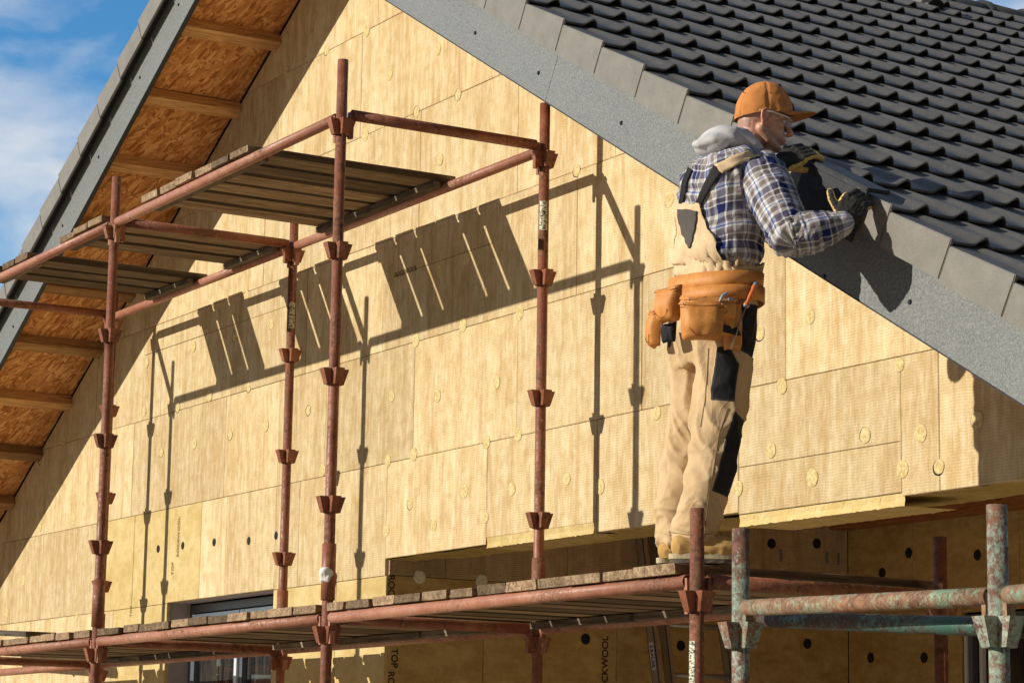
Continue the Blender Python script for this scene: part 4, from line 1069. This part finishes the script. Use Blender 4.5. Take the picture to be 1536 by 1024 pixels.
def m_trouser():
    s = N('work_trouser_cloth', .88, .15); p = s.coord('Position'); n = s.noise(p, 8, 5, .6); f = s.noise(p, 420, 3, .6); d = s.noise(p, 26, 4, .7)
    c = s.ramp(n, [(.3, (.53, .365, .20)), (.7, (.64, .46, .265))]); c = s.mix(s.math('MULTIPLY', s.ramp(d, [(.5, 0.), (.8, 1.)]), .3), c, (.42, .29, .16))
    k = s.node('ShaderNodeAttribute', attribute_name='patch').outputs['Fac']
    kk = s.ramp(s.math('MULTIPLY_ADD', k, 400, .5), [(0, 0.), (1, 1.)])
    seam = s.ramp(s.math('ABSOLUTE', s.math('ADD', k, -.004)), [(0, 1.), (.0012, 0.)])
    c = s.mix(kk, c, s.ramp(n, [(.3, (.018, .018, .020)), (.7, (.035, .034, .036))])); c = s.mix(s.math('MULTIPLY', seam, .5), c, (.10, .095, .09))
    cr1, h1 = creases(s, 3.2, .0035, None, 2, (1, 1, .8))
    return s.done(c, s.bump(s.math('ADD', f, s.math('MULTIPLY', kk, 1.5)), .0012, 1.0, cr1))
M['trouser'] = m_trouser()
tro_o = link('work_trousers', tro, M['trouser'], man, True)

# ---- bib and straps laid on the back of the shirt
def bvh_of(me): return BVHTree.FromPolygons([v.co for v in me.vertices], [p.vertices for p in me.polygons])
BS, BT = bvh_of(shirt), bvh_of(tro)
def cast(px, py, off=.004, trees=None):
    o = CAM; d = ray(px, py).normalized(); best = None
    for t in (trees or (BS, BT)):
        h = t.ray_cast(o, d)
        if h[0] is not None and (best is None or h[3] < best[3]): best = h
    if best is None: return None
    return best[0] + best[1]*off, best[1]
def sheet(name, P, m, parent, th=.004, uvkey=None):
    """P: grid of surface points (rows x cols) -> thin solid sheet"""
    bm = bmesh.new(); R = len(P); K = len(P[0])
    top = [[bm.verts.new(P[i][j][0]) for j in range(K)] for i in range(R)]; bot = [[bm.verts.new(P[i][j][0]-P[i][j][1]*th) for j in range(K)] for i in range(R)]
    for i in range(R-1):
        for j in range(K-1):
            bm.faces.new((top[i][j], top[i][j+1], top[i+1][j+1], top[i+1][j])); bm.faces.new((bot[i][j], bot[i+1][j], bot[i+1][j+1], bot[i][j+1]))
    for i in range(R-1):
        bm.faces.new((top[i][0], top[i+1][0], bot[i+1][0], bot[i][0])); bm.faces.new((top[i][-1], bot[i][-1], bot[i+1][-1], top[i+1][-1]))
    for j in range(K-1):
        bm.faces.new((top[0][j], bot[0][j], bot[0][j+1], top[0][j+1])); bm.faces.new((top[-1][j], top[-1][j+1], bot[-1][j+1], bot[-1][j]))
    fix(bm); return obj(name, bm, m, parent, True)
def smooth_grid(P, it=6):
    for _ in range(it):
        Q = [[(P[i][j][0].copy(), P[i][j][1]) for j in range(len(P[0]))] for i in range(len(P))]
        for i in range(len(P)):
            for j in range(len(P[0])):
                nb = [P[a][b][0] for a, b in ((i-1, j), (i+1, j), (i, j-1), (i, j+1)) if 0 <= a < len(P) and 0 <= b < len(P[0])]
                if 0 < i < len(P)-1 and 0 < j < len(P[0])-1:
                    av = sum(nb, V())/len(nb); c = P[i][j][0]; nrm = P[i][j][1]; k = (av-c).dot(nrm)
                    Q[i][j] = (c + nrm*max(k, -.002)*.6, nrm)
        P = Q
    return P
def surf_grid(Lft, Rgt, off, K=12):
    P = []
    last = None
    for (a, b) in zip(Lft, Rgt):
        row = []
        for j in range(K):
            t = j/(K-1); h = cast(a[0]+(b[0]-a[0])*t, a[1]+(b[1]-a[1])*t, off)
            q_ = t
            while h is None and q_ < 1:
                q_ += .04; h = cast(a[0]+(b[0]-a[0])*q_, a[1]+(b[1]-a[1])*q_, off)
            q_ = t
            while h is None and q_ > 0:
                q_ -= .04; h = cast(a[0]+(b[0]-a[0])*q_, a[1]+(b[1]-a[1])*q_, off)
            if h is None: h = (at(a[0], a[1], 0, X0), V((0, -1, 0)))
            row.append(h)
        P.append(row); last = row
    return smooth_grid(P)
def interp(pts, n):
    out = []
    L = [0]
    for a, b in zip(pts, pts[1:]): L.append(L[-1]+math.hypot(b[0]-a[0], b[1]-a[1]))
    for k in range(n):
        s = L[-1]*k/(n-1)
        for i in range(len(pts)-1):
            if s <= L[i+1]+1e-9:
                t = (s-L[i])/(L[i+1]-L[i]); out.append((pts[i][0]+(pts[i+1][0]-pts[i][0])*t, pts[i][1]+(pts[i+1][1]-pts[i][1])*t)); break
    return out
M['tan'] = m_cloth('tan_canvas', (.68, .50, .30), 420); M['blackcloth'] = m_cloth('black_elastic', (.028, .027, .028), 300)
bib_L = interp([(1018, 307), (1015, 340), (1014, 375), (1014, 416)], 34); bib_R = interp([(1051, 305), (1062, 340), (1084, 388), (1122, 417)], 34)
Pb = surf_grid(bib_L, bib_R, .013, 44)
NB = V((.60, -.79, .10)).normalized()
def gather(P, start, amp, f):
    out = []
    for i, row in enumerate(P):
        k = max(0, (i/(len(P)-1)-start)/(1-start)); rw = []
        for j, (c, n_) in enumerate(row):
            ph = j/(len(row)-1); w_ = ridg(V((ph*f, i*.05, 3.1)))*.6 + ridg(V((ph*f*.45, i*.09, 8)))*.7
            n_ = NB
            rw.append((c + n_*(amp*k*w_ + .004*ridg(V((ph*3, i*.07, 5)))), n_))
        out.append(rw)
    return out
Pb = gather(Pb, .50, .0055, 11)
sheet('bib', Pb, M['tan'], man, .006)
def samp(P, rr_, cc_):
    i = rr_*(len(P)-1); j = cc_*(len(P[0])-1); i0 = min(int(i), len(P)-2); j0 = min(int(j), len(P[0])-2); u_, v_ = i-i0, j-j0
    g_ = lambda k: (P[i0][j0][k]*(1-u_)*(1-v_) + P[i0+1][j0][k]*u_*(1-v_) + P[i0][j0+1][k]*(1-u_)*v_ + P[i0+1][j0+1][k]*u_*v_)
    return g_(0), g_(1).normalized()
PT = []
for i in range(20):
    t = i/19; row = []
    for j in range(12):
        c_, n_ = samp(Pb, .09+.50*t, (.08+.24*t) + (.78*(1-t)+.03*t)*j/11); row.append((c_+NB*.007, NB))
    PT.append(row)
sheet('bib_panel', PT, m_cloth('mesh_panel', (.10, .085, .075), 500), man, .003)
# the bib's flank running forward round the waist
sheet('bib_flank', surf_grid(interp([(1084, 390), (1104, 400), (1126, 399), (1143, 394)], 12), interp([(1092, 417), (1110, 419), (1128, 419), (1138, 416)], 12), .012, 14), M['tan'], man, .005)
def strap(name, L, R, m, off=.008): return sheet(name, surf_grid(interp(L, 16), interp(R, 16), off, 5), m, man, .004)
strap('strap', [(1121, 229), (1096, 237), (1073, 250)], [(1139, 236), (1112, 246), (1083, 262)], M['tan'], .010)
strap('strap_elastic', [(1072, 250), (1057, 278), (1045, 303)], [(1084, 259), (1066, 284), (1053, 308)], M['blackcloth'], .009)
strap('strap_elastic', [(1034, 252), (1025, 272), (1020, 306)], [(1040, 256), (1032, 274), (1026, 306)], M['blackcloth'], .008)

M['seam'] = m_plain('seam_thread', (.30, .20, .11), .9, .1, .1, 50, 0)
def seamline(pts, m=None, w=1.1, off=.0022):
    L_ = interp(pts, 40); R_ = [(a_+w, b_+.2) for a_, b_ in L_]
    return sheet('seam', surf_grid(L_, R_, off, 2), m or M['seam'], man, .002)
seamline([(1091, 612), (1078, 650), (1070, 700), (1062, 745), (1057, 790), (1056, 806)])
seamline([(1062, 522), (1060, 560), (1057, 600), (1050, 640)])
sheet('hem', surf_grid(interp([(1003, 797), (1030, 801), (1068, 800)], 24), interp([(1003, 798.2), (1030, 802.2), (1068, 801.2)], 24), .0022, 2), M['seam'], man, .002)
# ---- cap and safety glasses
M['cap'] = m_cloth('orange_suede', (.58, .23, .07), 260, .22, .95, .0016)
CB = HC + V((0, 0, .0)); cpx = Y(1146, 171, 4.22)
CM = Matrix.Translation(cpx) @ HR0.to_4x4() @ Matrix.Rotation(math.radians(1.5), 4, 'Y')
bm = bmesh.new(); n = 144; lev = 26; R = []
for j in range(lev+1):
    zf = j/lev; zz = -.014+.140*math.sin(zf*math.pi/2); rr = max(.012, (1-((zz+.014)/.1405)**2.15)**(1/2.2)) if j < lev else .012
    row = []
    for k in range(n):
        t = 2*math.pi*k/n; c, s = math.cos(t), math.sin(t)
        dent = -.0042*math.exp(-((((k/n*6) % 1)-.5)/.06)**2)*(j < lev-1)
        wob = .005*noise.noise(V((c*1.8, s*1.8, zz*11))) + .0028*ridg(V((c*2.2, s*2.2, zz*24)))*(1-zf*.8)
        a = .1125*rr + dent+wob; b = .0915*rr + dent+wob
        row.append(bm.verts.new((a*c - .006*(c < 0)*zf, b*s, zz + .010*(c > 0)*c*(1-zf) - .016*max(0, -c)*(1-zf))))
    R.append(row)
for A, B in zip(R, R[1:]):
    for k in range(n): bm.faces.new((A[k], A[(k+1) % n], B[(k+1) % n], B[k]))
bm.faces.new(R[-1])
for v in bm.verts: v.co = CM @ v.co
cap = obj('cap', bm, M['cap'], man, True)
bm = bmesh.new(); P = []
for i in range(13):
    row = []
    u = -1+2*i/12
    for j in range(9):
        v_ = j/8; th = u*1.12; bx, by = .110*math.cos(th), .090*math.sin(th)
        fx = bx + v_*(.090*math.sqrt(max(0, 1-(u*.93)**2))+.004); fy = by*(1-.06*v_)
        zz = -.006 + .010*math.cos(th) - .026*(u*u)*(.2+v_*.9) + .022*v_ - .010*v_*v_
        row.append((CM @ V((fx, fy, zz)), V((0, 0, 1))))
    P.append(row)
sheet('brim', P, M['cap'], cap, .0035)
bm = bmesh.new(); ellip(bm, CM @ V((0, 0, .127)), (.008, .008, .005), None, 2); obj('cap_button', bm, M['cap'], cap, True)
M['eyelet'] = m_plain('eyelet', (.12, .05, .02))
for k in range(3):
    a = math.radians(-35-60*k); bm = bmesh.new(); ellip(bm, CM @ V((.098*math.cos(a), .080*math.sin(a), .072)), (.003, .003, .003), None, 2); obj('eyelet', bm, M['eyelet'], cap, True)
M['clearframe'] = m_plain('clear_pink_frame', (.78, .60, .54), .25, .5, .05, 10, 0)
g = bmesh.new()
for s in (1, -1): capsule(g, [HM @ V((-.030, s*.088, .012)), HM @ V((.02, s*.087, .016)), HM @ V((.078, s*.072, .014)), HM @ V((.092, s*.062, .014))], [.0022, .0032, .0035, .003], 8)
capsule(g, [HM @ V((.098, s_*.058, .020)) for s_ in (1, .5)] + [HM @ V((.116, 0, .020))] + [HM @ V((.098, s_*.058, .020)) for s_ in (-.5, -1)], .0018, 8)
gl = obj('safety_glasses', g, M['clearframe'], man, True)
def m_lens():
    s = N('clear_lens', .03, .5); s.b.inputs['Alpha'].default_value = .28; s.b.inputs['Base Color'].default_value = (.35, .36, .36, 1); return s.m
P = []
for i in range(17):
    a = -1+2*i/16; row = []
    for j in range(7):
        b_ = j/6; row.append((HM @ V((.1145-.030*a*a-.002*b_, a*.064*(1-.12*b_), .020-.040*b_*(1-.25*(abs(a) < .2)))), HM.to_3x3() @ V((1, 0, 0))))
    P.append(row)
sheet('lens', P, m_lens(), gl, .0012)
# ---- gloves
M['glove'] = None
def m_glove():
    s = N('work_glove', .8, .25); p = s.coord('Position'); n = s.noise(p, 60, 4, .6); f = s.noise(p, 500, 2, .5)
    k = s.ramp(s.node('ShaderNodeAttribute', attribute_name='palm').outputs['Fac'], [(.45, 0.), (.55, 1.)])
    c = s.mix(k, s.ramp(n, [(.3, (.020, .019, .017)), (.7, (.050, .046, .040))]), s.ramp(n, [(.3, (.55, .36, .09)), (.7, (.76, .56, .20))]))
    return s.done(c, s.bump(s.math('ADD', f, n), .0015))
M['glove'] = m_glove()
def glove(Mh, side, curls, yaw, thumb, E2, W_, zcut):
    bm = bmesh.new(); hand_parts(bm, Mh, side, curls, yaw, 1.06, .0022, thumb)
    d = (E2-W_).normalized(); capsule(bm, [Mh @ V((.01, 0, 0)), W_ + d*.012, W_ + d*.040], [.030, .031, .034])
    me = fuse(bm, .0030, 2, .5); at_ = me.attributes.new('palm', 'FLOAT', 'POINT'); I = Mh.inverted()
    for i, v in enumerate(me.vertices):
        q_ = I @ v.co; v.co += v.normal*.0014*ridg(v.co*60)
        val = .5 + (zcut-q_.z)*120
        nl = (I.to_3x3() @ v.normal)
        val = .5 + (-.35-nl.z)*6 if q_.x < .10 else .5 + (.10-nl.z)*6
        if side*q_.y > .043: val = 1 if nl.z < .75 else 0
        if q_.x > .150 : val = 1
        if q_.x < .002: val = 0
        at_.data[i].value = max(0, min(1, val))
    return link('glove', me, M['glove'], man, True)
glove(MR, 1, CR_, -.45, TR_, ER_, WR_, -.006); glove(ML, -1, CL_, .0, TL_, EL_, WL_, .004)

# ---- boots
M['boot'] = m_cloth('yellow_nubuck', (.52, .32, .11), 300, .2, .85, .001); M['sole'] = m_plain('cream_sole', (.48, .40, .24), .7, .3, .2, 40, .001); M['tread'] = m_plain('dark_tread', (.12, .095, .07), .9)
def boot(hx, hy, ang, zt_=2.7115, ln=1.0):
    R = Matrix.Translation((hx, hy, zt_)) @ Matrix.Rotation(ang, 4, 'Z') @ Matrix.Diagonal((1.04, ln, 1.0, 1))      # +Y = towards the toe, origin under the heel
    T = lambda p: R @ V(p)
    bm = bmesh.new()
    capsule(bm, [T((0, .022, .066)), T((0, .10, .068)), T((0, .18, .060)), T((0, .245, .056))], [.046, .046, .046, .038])
    for s in (-1, 1): capsule(bm, [T((s*.008, .02, .05)), T((s*.014, .10, .05)), T((s*.016, .19, .05)), T((s*.010, .245, .05))], [.034, .034, .034, .030])
    capsule(bm, [T((0, .035, .06)), T((0, .072, .095)), T((0, .080, .108))], [.046, .044, .042]); capsule(bm, [T((0, .06, .10)), T((0, .14, .084))], [.038, .034])
    me = fuse(bm, .004, 3, .5)
    for v in me.vertices: v.co += v.normal*(.0035*ridg(v.co*26)-.002)
    b = link('boot', me, M['boot'], man, True)
    def outline(k, n=40):
        o = []
        for i in range(n):
            t = 2*math.pi*i/n; c, s = math.cos(t), math.sin(t); y = .122 + .163*s*k; w_ = (.040 + .012*max(0, s) + .002*c)*k
            o.append((w_*math.copysign(abs(c)**.75, c), y + .004*(k-1)))
        return o
    for nm, z0, z1, k, m in (('sole', .016, .036, 1.0, M['sole']), ('tread', .0, .0155, .97, M['tread'])):
        bm = bmesh.new(); A = []; B = []
        for i, (x, y) in enumerate(outline(k)):
            j = .003*(1 if (i % 2) else -1)*(nm == 'tread')
            A.append(bm.verts.new(T((x*(1+j*8), y+j*.6, z0 + (.004 if nm == 'tread' and i % 2 else 0))))); B.append(bm.verts.new(T((x*1.0, y, z1))))
        bm.faces.new(A[::-1]); bm.faces.new(B)
        for i in range(len(A)): bm.faces.new((A[i], A[(i+1) % len(A)], B[(i+1) % len(A)], B[i]))
        fix(bm); obj(nm, bm, m, b)
    bm = bmesh.new(); capsule(bm, [T((-.03, .105, .116)), T((0, .120, .122)), T((.03, .105, .116))], .0035, 8); capsule(bm, [T((-.03, .13, .100)), T((0, .145, .106)), T((.03, .13, .100))], .0035, 8); obj('lace', bm, M['blackcloth'], b)
p = Y(1006, 848, 4.285); boot(4.275, p.y+.038, math.radians(-30), 2.7115, .84)
p = Y(984, 848, 4.09); boot(4.09, p.y+.042, math.radians(2), 2.7115, .92)

# ---- tool belt
def m_leather():
    s = N('orange_leather', .55, .4); p = s.coord('Position'); n = s.noise(p, 16, 5, .6); f = s.noise(p, 240, 3, .6); v = s.noise(p, 55, 3, .6)
    c = s.ramp(n, [(.3, (.52, .19, .035)), (.7, (.72, .31, .075))]); c = s.mix(s.math('MULTIPLY', s.ramp(v, [(.5, 0.), (.75, 1.)]), .35), c, (.36, .12, .03))
    return s.done(c, s.bump(s.math('ADD', f, s.math('MULTIPLY', v, .7)), .001))
M['leather'] = m_leather(); M['stitch'] = m_plain('dark_stitch', (.20, .07, .02), .8)
M['metal'] = m_plain('worn_steel', (.45, .44, .42), .3, .5, .1, 50, 0, .8)
belt = empty('tool_belt', None, None, (0, 0, 0)); belt.parent = man; belt['_loc'] = [0, 0, 0]; belt.location = (-4.2, 1.27, -2.71)
def band(name, p0, p1, off, m, a0=0, a1=360, parent=belt, n=72, th=.006):
    bm = bmesh.new(); c0 = ring_at(*p0); c1 = ring_at(*p1); A = []
    rows_ = []
    for c in (c0, c1):
        for o in (off, off-th):
            rw = []
            for k in range(n+1):
                t = math.radians(a0+(a1-a0)*k/n); cs, sn = math.cos(t), math.sin(t)
                rw.append(bm.verts.new((c[0]+(c[3]+o)*math.copysign(abs(cs)**.87, cs), c[1]+(c[4]+o)*math.copysign(abs(sn)**.87, sn), c[2]+.006*math.sin(t*2))))
            rows_.append(rw)
    o0, i0, o1, i1 = rows_
    for a, b in ((o0, o1), (o1, i1), (i1, i0), (i0, o0)):
        for k in range(n): bm.faces.new((a[k], a[k+1], b[k+1], b[k]))
    fix(bm); return obj(name, bm, m, parent, True)
band('belt_strap', (1072, 446, .195, .137), (1074, 419, .195, .137), .016, M['leather'])
band('belt_strap', (1072, 462, .198, .140), (1073, 440, .196, .138), .020, M['leather'], -115, 125)
def pouch(c, nrm, w, h, d, taper=.85, hem=True, tilt=0, name='pouch', m=None):
    z = V((0, 0, 1)); n_ = V((nrm[0], nrm[1], 0)).normalized(); r_ = z.cross(n_).normalized()
    Rm_ = Matrix((r_, n_, z)).transposed() @ Matrix.Rotation(tilt, 3, 'Y')
    bm = bmesh.new(); U_, W_ = 14, 14; F = []; B = []
    for j in range(W_+1):
        v_ = j/W_; fr_ = []; bk_ = []
        for i in range(U_+1):
            u_ = -1+2*i/U_
            cut = max(0, (.14-v_)/.14); wu = (1-(1-taper)*(1-v_))*(1-.10*cut**2)
            x = u_*w/2*wu; zz = (v_-.5)*h + (.035*h*(1-u_*u_) if j == 0 else 0) - (.012*(1-u_*u_) if v_ > .98 else 0)
            bul = (1-abs(u_)**3.5)**.6*(1-abs(2*v_-.75)**5 if abs(2*v_-.75) < 1 else 0) if abs(u_) < 1 else 0
            bul = (max(0, 1-abs(u_)**4))**.5*(.55+.45*math.sin(math.pi*min(1, v_*1.05+.05)))
            if j == 0: bul *= .25
            crs = .0035*ridg(V((u_*1.7+c.x*9, v_*2.3, c.y*5)))
            fr_.append(bm.verts.new(c + Rm_ @ V((x, d*bul + crs, zz)))); bk_.append(bm.verts.new(c + Rm_ @ V((x, -.004, zz))))
        F.append(fr_); B.append(bk_)
    for j in range(W_):
        for i in range(U_): bm.faces.new((F[j][i], F[j][i+1], F[j+1][i+1], F[j+1][i])); bm.faces.new((B[j][i], B[j+1][i], B[j+1][i+1], B[j][i+1]))
        bm.faces.new((F[j][0], F[j+1][0], B[j+1][0], B[j][0])); bm.faces.new((F[j][-1], B[j][-1], B[j+1][-1], F[j+1][-1]))
    for i in range(U_): bm.faces.new((F[0][i], B[0][i], B[0][i+1], F[0][i+1]))
    fix(bm)
    o = obj(name, bm, m or M['leather'], belt, True)
    if hem:
        tp_ = [c + Rm_ @ V((-1*w/2, 0, h*.5-.004))]
        bm = bmesh.new(); pts = []
        for i in range(U_+1):
            u_ = -1+2*i/U_; bul = (max(0, 1-abs(u_)**4))**.5*.62
            pts.append(c + Rm_ @ V((u_*w/2*1.01, d*bul+.001, h*.5-.010-.012*(1-u_*u_))))
        tube(bm, pts, .0052, 8); fix(bm); obj('hem', bm, M['leather'], o, True)
        bm = bmesh.new(); pts = [p_ + Rm_ @ V((0, .0035, -.014)) for p_ in pts]; tube(bm, pts, .0011, 5); obj('stitching', bm, M['stitch'], o)
        bm = bmesh.new(); pts = []
        for i in range(15):
            t = math.pi*(.08+.84*i/14); u_ = .62*math.cos(t); v_ = .36-.26*math.sin(t) if True else 0
            bul = (max(0, 1-abs(u_)**4))**.5*(.55+.45*math.sin(math.pi*min(1, (v_)*1.05+.05)))
            pts.append(c + Rm_ @ V((u_*w/2*taper*1.1, d*bul+.0035, (v_-.5)*h)))
        tube(bm, pts, .0011, 5); obj('stitching', bm, M['stitch'], o)
        for sx in (-1, 1):
            rr_ = bmesh.new(); ellip(rr_, c + Rm_ @ V((sx*w*.44, d*.55, h*.5-.016)), (.0035,)*3, None, 2); obj('rivet', rr_, M['metal'], o, True)
    return o, Rm_
A1 = Y(1062, 474, 4.385); pouch(A1 + V((0, 0, .0)), (.86, -.55), .205, .150, .030, .96)           # backing pouch
A2 = Y(1053, 482, 4.43); pouch(A2, (.86, -.55), .165, .150, .050, .90)
A5 = Y(1066, 462, 4.41); pouch(A5, (.86, -.50), .19, .085, .035, .96)
A3 = Y(1005, 457, 4.24); pouch(A3 + V((0, -.0, 0)), (.10, -1), .135, .135, .048, .80)
A4 = Y(985, 492, 4.09); pouch(A4, (-.30, -.95), .090, .150, .040, .85)
A6 = Y(1098, 490, 4.40); pouch(A6, (.97, -.10), .075, .185, .028, .95, False)
A7 = Y(1003, 499, 4.20); pouch(A7, (.30, -.95), .070, .075, .018, .85, False, 0, 'tool_holder', M['blackcloth'])
bm = bmesh.new(); pa, pb = Y(1083, 492, 4.455), Y(1123, 502, 4.41)
dv = (pb-pa); uu = V((0, 0, 1)); nn_ = dv.cross(uu).normalized()
vs_ = box(bm, (0, -.004, -.0135), (dv.length, .004, .0135), bevel=.002)
Mb = Matrix.Translation(pa) @ Matrix((dv.normalized(), nn_*-1, dv.normalized().cross(nn_*-1))).transposed().to_4x4()
for v in bm.verts: v.co = Mb @ v.co
obj('pouch_strap', bm, M['blackcloth'], belt)
# tools carried in the pouches
sd_ = empty('screwdriver', 'screwdriver with an orange and blue handle in the right side of the belt', 'screwdriver', tuple(Y(1117, 460, 4.40)))
ha, hb = Y(1133, 426, 4.42), Y(1119, 458, 4.42); dh = (hb-ha)
bm = bmesh.new(); capsule(bm, [ha + dh*.12, ha + dh*.35, ha + dh*.62, ha + dh*.82, hb], [.0115, .0125, .0115, .009, .0125], 14); obj('handle', bm, m_plain('orange_handle', (.75, .20, .05), .35, .5), sd_, True)
M['bluegrip'] = m_plain('blue_handle', (.16, .28, .42), .35, .5)
bm = bmesh.new(); ellip(bm, ha + dh*.03, (.0115,)*3, None, 3); obj('handle_cap', bm, M['bluegrip'], sd_, True)
bm = bmesh.new(); ellip(bm, hb + dh*.04, (.0125, .0125, .007), None, 3); obj('handle_collar', bm, M['bluegrip'], sd_, True)
tp2 = Y(1096, 524, 4.455); bm = bmesh.new(); tube(bm, [hb, hb.lerp(tp2, .5), tp2], .0032, 8); obj('shaft', bm, M['metal'], sd_, True)
pl_ = empty('pliers', 'small blue handled pliers sticking out of the leather pouch', 'pliers', tuple(Y(1086, 450, 4.46)))
bm = bmesh.new(); capsule(bm, [Y(1080, 452, 4.455), Y(1084, 443, 4.465), Y(1090, 440, 4.465)], [.006, .006, .005], 10); obj('handle', bm, m_plain('grey_blue_grip', (.25, .35, .42), .4, .5), pl_, True)
bm = bmesh.new(); capsule(bm, [Y(1092, 455, 4.455), Y(1094, 448, 4.465), Y(1099, 449, 4.465)], [.006, .006, .005], 10); obj('handle', bm, bpy.data.materials['grey_blue_grip'], pl_, True)

# ---- the verge tile the man is fitting, near-black and enlarged to paint his shadow
tile_h = empty('verge_tile_in_hands', 'verge tile held between both gloves of the man, darkened to paint his shadow', 'roof tile', (4.45, YV-.10, 4.15))
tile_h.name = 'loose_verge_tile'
M['dark_tile'] = m_tile('shadow_dark_tile', (.030, .032, .038))
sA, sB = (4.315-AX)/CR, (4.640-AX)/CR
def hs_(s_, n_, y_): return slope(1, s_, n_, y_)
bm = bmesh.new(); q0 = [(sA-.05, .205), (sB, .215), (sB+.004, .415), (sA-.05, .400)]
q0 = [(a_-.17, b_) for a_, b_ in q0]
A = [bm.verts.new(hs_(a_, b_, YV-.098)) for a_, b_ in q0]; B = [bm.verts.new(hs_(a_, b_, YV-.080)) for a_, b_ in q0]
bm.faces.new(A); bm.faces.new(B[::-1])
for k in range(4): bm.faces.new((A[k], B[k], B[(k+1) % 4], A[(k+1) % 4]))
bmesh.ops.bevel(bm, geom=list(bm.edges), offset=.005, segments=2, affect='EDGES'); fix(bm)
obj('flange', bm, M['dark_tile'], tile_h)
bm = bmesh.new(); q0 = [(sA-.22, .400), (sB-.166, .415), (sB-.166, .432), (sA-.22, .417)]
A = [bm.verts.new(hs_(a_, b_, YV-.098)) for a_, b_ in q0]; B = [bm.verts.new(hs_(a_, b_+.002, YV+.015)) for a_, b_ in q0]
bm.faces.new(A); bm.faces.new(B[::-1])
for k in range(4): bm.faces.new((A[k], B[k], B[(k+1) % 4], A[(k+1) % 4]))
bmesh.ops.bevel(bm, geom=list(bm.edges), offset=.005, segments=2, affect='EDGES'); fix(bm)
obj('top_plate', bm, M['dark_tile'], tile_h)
# ------------------------------------------------------------------ sky, sun, camera
w = bpy.data.worlds.new('World'); bpy.context.scene.world = w; w.use_nodes = True
nt = w.node_tree; bg = nt.nodes['Background']
sky = nt.nodes.new('ShaderNodeTexSky'); sky.sky_type = 'NISHITA'; sky.sun_disc = False
to_sun = -SUN
elev = math.asin(to_sun.z); az = math.atan2(to_sun.x, to_sun.y)
sky.sun_elevation = elev; sky.sun_rotation = az; sky.altitude = 400; sky.air_density = 1.0; sky.dust_density = .3; sky.ozone_density = 2.5
hs = nt.nodes.new('ShaderNodeHueSaturation'); hs.inputs['Saturation'].default_value = 1.34; hs.inputs['Value'].default_value = 1.1
nt.links.new(sky.outputs[0], hs.inputs['Color'])
tc = nt.nodes.new('ShaderNodeTexCoord')
mp = nt.nodes.new('ShaderNodeMapping'); nt.links.new(tc.outputs['Generated'], mp.inputs[0]); mp.inputs['Scale'].default_value = (1, 1, 1.7); mp.inputs['Location'].default_value = (2.0, 1.0, .0)
n1 = nt.nodes.new('ShaderNodeTexNoise'); n1.inputs['Scale'].default_value = 9; n1.inputs['Detail'].default_value = 7; n1.inputs['Roughness'].default_value = .52; n1.inputs['Distortion'].default_value = .35
nt.links.new(mp.outputs[0], n1.inputs['Vector'])
cr = nt.nodes.new('ShaderNodeValToRGB'); cr.color_ramp.elements[0].position = .43; cr.color_ramp.elements[1].position = .70
nt.links.new(n1.outputs['Fac'], cr.inputs[0])
mx = nt.nodes.new('ShaderNodeMix'); mx.data_type = 'RGBA'
nt.links.new(cr.outputs[0], mx.inputs[0]); nt.links.new(hs.outputs[0], mx.inputs[6]); mx.inputs[7].default_value = (5.6, 5.75, 5.9, 1)
# added factor dims the sun-side sky to cut fill, brightens the opposite side
dt = nt.nodes.new('ShaderNodeVectorMath'); dt.operation = 'DOT_PRODUCT'; nt.links.new(tc.outputs['Generated'], dt.inputs[0]); dt.inputs[1].default_value = (-.80, .52, .30)
mr = nt.nodes.new('ShaderNodeMapRange'); mr.interpolation_type = 'SMOOTHSTEP'; nt.links.new(dt.outputs['Value'], mr.inputs[0])
mr.inputs[1].default_value = -.6; mr.inputs[2].default_value = .95; mr.inputs[3].default_value = .26; mr.inputs[4].default_value = 1.75
sc2 = nt.nodes.new('ShaderNodeVectorMath'); sc2.operation = 'SCALE'; nt.links.new(mx.outputs[2], sc2.inputs[0]); nt.links.new(mr.outputs[0], sc2.inputs['Scale'])
nt.links.new(sc2.outputs[0], bg.inputs['Color']); bg.inputs['Strength'].default_value = .08
sl = bpy.data.lights.new('sun', 'SUN'); sl.energy = 5.0; sl.angle = math.radians(.53); sl.color = (1.0, .94, .82)
so = bpy.data.objects.new('sun', sl); C.objects.link(so); so.rotation_euler = SUN.to_track_quat('-Z', 'Y').to_euler()
cd = bpy.data.cameras.new('camera'); cd.sensor_width = 36; cd.lens = FPX/1536*36; cd.clip_end = 3000; cd.clip_start = .05
co = bpy.data.objects.new('camera', cd); C.objects.link(co)
r, u, f = (V(x) for x in RM)
mw = Matrix(((r.x, u.x, -f.x, CAM.x), (r.y, u.y, -f.y, CAM.y), (r.z, u.z, -f.z, CAM.z), (0, 0, 0, 1))); co.matrix_world = mw
bpy.context.scene.camera = co
for o in bpy.data.objects:
    if '_loc' in o: del o['_loc']
vs = bpy.context.scene.view_settings; vs.view_transform = 'Standard'; vs.look = 'None'; vs.exposure = 0; vs.gamma = 1
